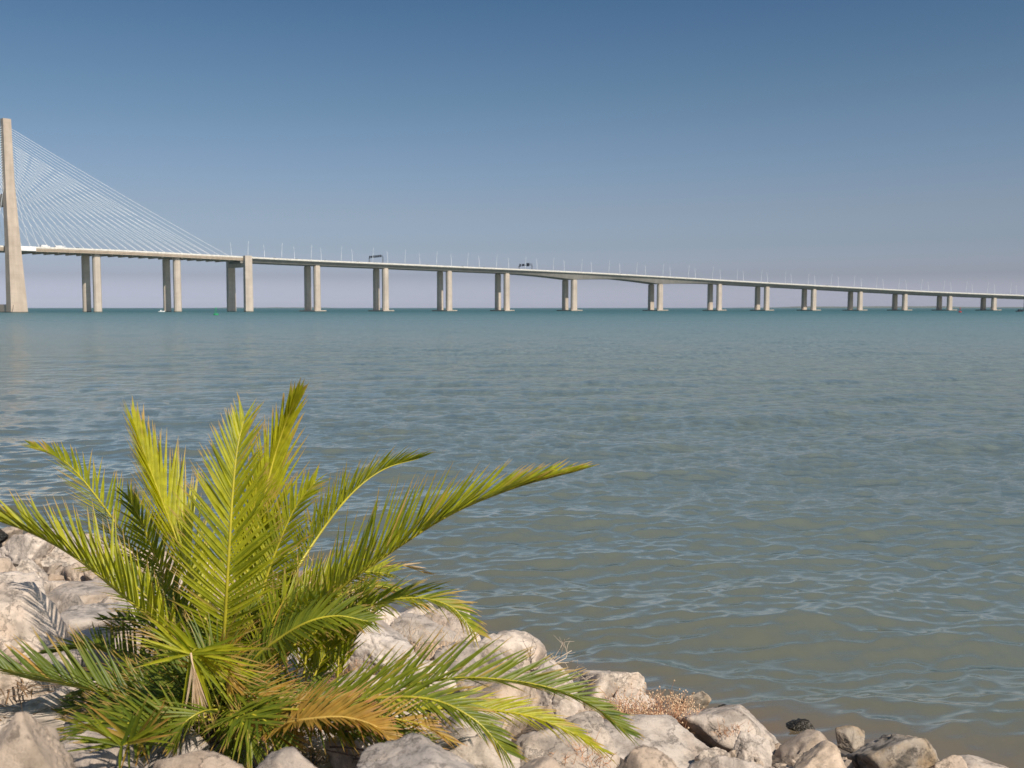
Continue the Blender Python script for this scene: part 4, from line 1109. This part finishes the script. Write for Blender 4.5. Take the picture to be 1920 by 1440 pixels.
for k in range(30):
    side_ = rl.random() < 0.6
    dx = rl.uniform(-330, -60) if side_ else rl.uniform(20, 330)
    x0 = 415 + rl.uniform(-40, 40); y0 = rl.uniform(1270, 1345); Y0 = rl.uniform(4.3, 4.9); up_ = rl.uniform(-30, 95)
    frond([(x0, y0, Y0), (x0 + dx * .35, y0 - up_ * .6 + 8, Y0 - .05), (x0 + dx * .75, y0 - up_ * .8 + 18, Y0 - .08), (x0 + dx, y0 - up_ * .7 + 42, Y0 - .08)],
          (rl.uniform(-.3, .3), rl.uniform(-.6, 0), 0.9), L=rl.uniform(.2, .3), n=30, mat='leaf_dark' if (k % 6 or side_) else 'leaf_dry', rad=0.0055, rnd=(0, .6), a0=60, a1=26, vee=rl.uniform(10, 40), droop=rl.uniform(.05, .3), w=0.0068, jit=14)
# stump with old leaf bases, and the brown thatch below it
mb = MB(); c = PALM
mb.tube([c + Vector((0, 0, -0.15)), c + Vector((0, 0, 0.1)), c + Vector((0, 0, 0.24)), HEART + Vector((0, 0, 0.02))], [0.17, 0.16, 0.11, 0.03], 14)
for k in range(46):
    q = k * 2.4; z = 0.02 + 0.006 * k; d = Vector((math.cos(q), math.sin(q), 0)); p = c + d * 0.12 + Vector((0, 0, z))
    mb.tube([p, p + d * 0.06 + Vector((0, 0, 0.08)), p + d * 0.09 + Vector((0, 0, 0.17))], [0.03, 0.022, 0.006], 5)
mb.build('trunk', M['bark'], palm, smooth=False)
lb = LeafB()
for k in range(900):
    q = rl.uniform(0, 6.28); r_ = rl.uniform(0.1, 1.0); p = Vector((PALM.x + 0.1 + r_ * math.cos(q) * 1.5, PALM.y - 0.15 + r_ * math.sin(q) * 0.9, 0)); p.z = float(bank(p.x, p.y)) + rl.uniform(0.02, 0.22) * (1 - r_ * 0.7)
    lb.blade(p, Vector((rl.uniform(-1, 1), rl.uniform(-1, 1), rl.uniform(-.3, .35))).normalized(), Vector((0, 0, 1)), rl.uniform(.08, .26), 0.005, rl.random(), 1, 0.5)
me = lb.mesh('dead_leaves', M['leaf_litter'], PALM); o = bpy.data.objects.new('dead_leaves', me); col.objects.link(o); o.parent = palm; o['kind'] = 'stuff'

# ------------------------------------------------------------------ dry plants
def dry_tuft(px, py, Y, hpx, n, spread, mat, label, heads=0, name='dry_plant', bendy=0.5, seed=1):
    rg = random.Random(seed); c = at(px, py, Y); h = hpx / F * Y
    root = empty(name, c, label, 'dry plant')
    mb = MB(); hb = MB()
    for k in range(n):
        b_ = c + Vector((rg.uniform(-1, 1) * spread, rg.uniform(-1, 1) * spread * 0.7, rg.uniform(-0.04, 0.02)))
        d = Vector((rg.gauss(0, 0.5) + 0.1, rg.gauss(0, 0.4), 1)).normalized(); L = h * rg.uniform(0.35, 1.1); pts = [b_]
        for q in range(4):
            d = (d + Vector((rg.gauss(0, bendy * .4), rg.gauss(0, bendy * .4), rg.gauss(-0.1, 0.1)))).normalized(); pts.append(pts[-1] + d * L / 4)
        mb.tube(pts, [0.0022, 0.002, 0.0016, 0.0012, 0.0008], 3, cap=False)
        for q in range(rg.randrange(0, 4)):
            a = pts[rg.randrange(1, 4)]; e = a + Vector((rg.gauss(0, 1), rg.gauss(0, 1), rg.uniform(0, 1))).normalized() * L * 0.25
            mb.tube([a, e], [0.0013, 0.0007], 3, cap=False)
            if heads and rg.random() < heads: hb.tube([e - Vector((0, 0, .007)), e, e + Vector((0, 0, .008))], [0.001, 0.007, 0.001], 5)
        if heads and rg.random() < heads: e = pts[-1]; hb.tube([e - Vector((0, 0, .008)), e, e + Vector((0, 0, .01))], [0.001, 0.008, 0.001], 5)
    mb.build('stems', M[mat], root)
    if hb.v: hb.build('seed_heads', M['straw'], root)
    return root
dry_tuft(1212, 1356, 7.2, 66, 340, 0.27, 'straw_red', 'large reddish tuft of dry grass with small round seed heads left of the flat slab', 0.5, 'dry_grass', seed=2)
dry_tuft(1165, 1392, 6.7, 52, 240, 0.24, 'straw_red', 'reddish dry stalks between the cracked boulder and the dark frond', 0.1, 'dry_grass', seed=3)
dry_tuft(1262, 1330, 7.6, 40, 50, 0.12, 'straw', 'sparse pale dry stalks beside the pitted stone', 0.7, 'dry_grass', seed=4)
dry_tuft(1375, 1372, 6.9, 22, 50, 0.12, 'straw_red', 'low ginger grass tuft on the flat slab', 0.0, 'dry_grass', seed=5)
dry_tuft(800, 1228, 7.7, 60, 80, 0.25, 'straw', 'pale dry stalks under the curving frond beside the water', 0.1, 'dry_grass', seed=6)
dry_tuft(740, 1190, 8.3, 42, 45, 0.2, 'twig', 'brittle pale stalks behind the flat white boulder', 0.0, 'dry_grass', seed=7)
dry_tuft(630, 1290, 6.2, 75, 90, 0.22, 'straw_red', 'pinkish dry weeds at the right foot of the palm', 0.0, 'dry_grass', seed=8)
dry_tuft(600, 1120, 6.6, 90, 60, 0.3, 'straw', 'thin dry stalks standing behind the right fronds', 0.0, 'dry_grass', seed=9)
dry_tuft(1080, 1420, 5.4, 40, 90, 0.2, 'straw_red', 'dry weeds at the bottom between grey and tan boulders', 0.0, 'dry_grass', seed=10)
dry_tuft(840, 1218, 8.2, 20, 40, 0.12, 'straw', 'short dry grass at the foot of the peaked boulder', 0.0, 'dry_grass', seed=11)
dry_tuft(250, 1350, 4.9, 50, 60, 0.2, 'straw_red', 'brown dead weeds under the dark left frond', 0.0, 'dry_grass', seed=12)
def twigs(px, py, Y, L, n, mat, label, seed, updir=(0.7, 0, 0.25), rad=0.007):
    rg = random.Random(seed); c = at(px, py, Y); root = empty('dead_branch', c, label, 'branch')
    def grow(mb, p, d, L, r_, dep):
        pts = [p]
        for q in range(4):
            d = (d + Vector((rg.gauss(0, .18), rg.gauss(0, .18), rg.gauss(0, .14)))).normalized(); pts.append(pts[-1] + d * L / 4)
        mb.tube(pts, [r_, r_ * .9, r_ * .8, r_ * .65, r_ * .5], 5)
        if dep:
            for k in range(rg.randrange(2, 4)):
                i = rg.randrange(1, 5); grow(mb, pts[i], (d + Vector((rg.gauss(0, .7), rg.gauss(0, .5), rg.gauss(0.1, .6)))).normalized(), L * rg.uniform(.35, .6), r_ * .55, dep - 1)
    for k in range(n):
        mb = MB(); grow(mb, c + Vector((rg.uniform(-.08, .08), rg.uniform(-.1, .1), rg.uniform(-.05, .05))), (Vector(updir) + Vector((rg.gauss(0, .25), rg.gauss(0, .2), rg.gauss(0, .25)))).normalized(), L * rg.uniform(.7, 1.1), rad * rg.uniform(.7, 1.1), 2)
        mb.build('twig', M[mat], root, smooth=True)
twigs(985, 1262, 7.9, 0.45, 7, 'twig', 'tangle of bleached driftwood twigs right of the peaked boulder', 31, (1, -.1, .12))
twigs(1040, 1300, 7.6, 0.34, 4, 'twig', 'small bleached branch lying below the driftwood tangle', 32, (0.8, -.1, .35), 0.005)
twigs(995, 1262, 7.5, 0.22, 2, 'twig_dark', 'thin dark dead stem standing in front of the peaked boulder', 33, (0.05, 0, 1), 0.004)
twigs(770, 1225, 7.9, 0.28, 4, 'twig', 'pale dead twigs beside the wet stone under the curving frond', 34, (0.2, 0, .8), 0.004)
twigs(640, 1392, 4.0, 0.3, 4, 'twig_dark', 'dark dead twigs beneath the orange dry frond', 35, (0.9, -.3, .1), 0.005)
print('fill stones', nfill, 'singles left', single_left)
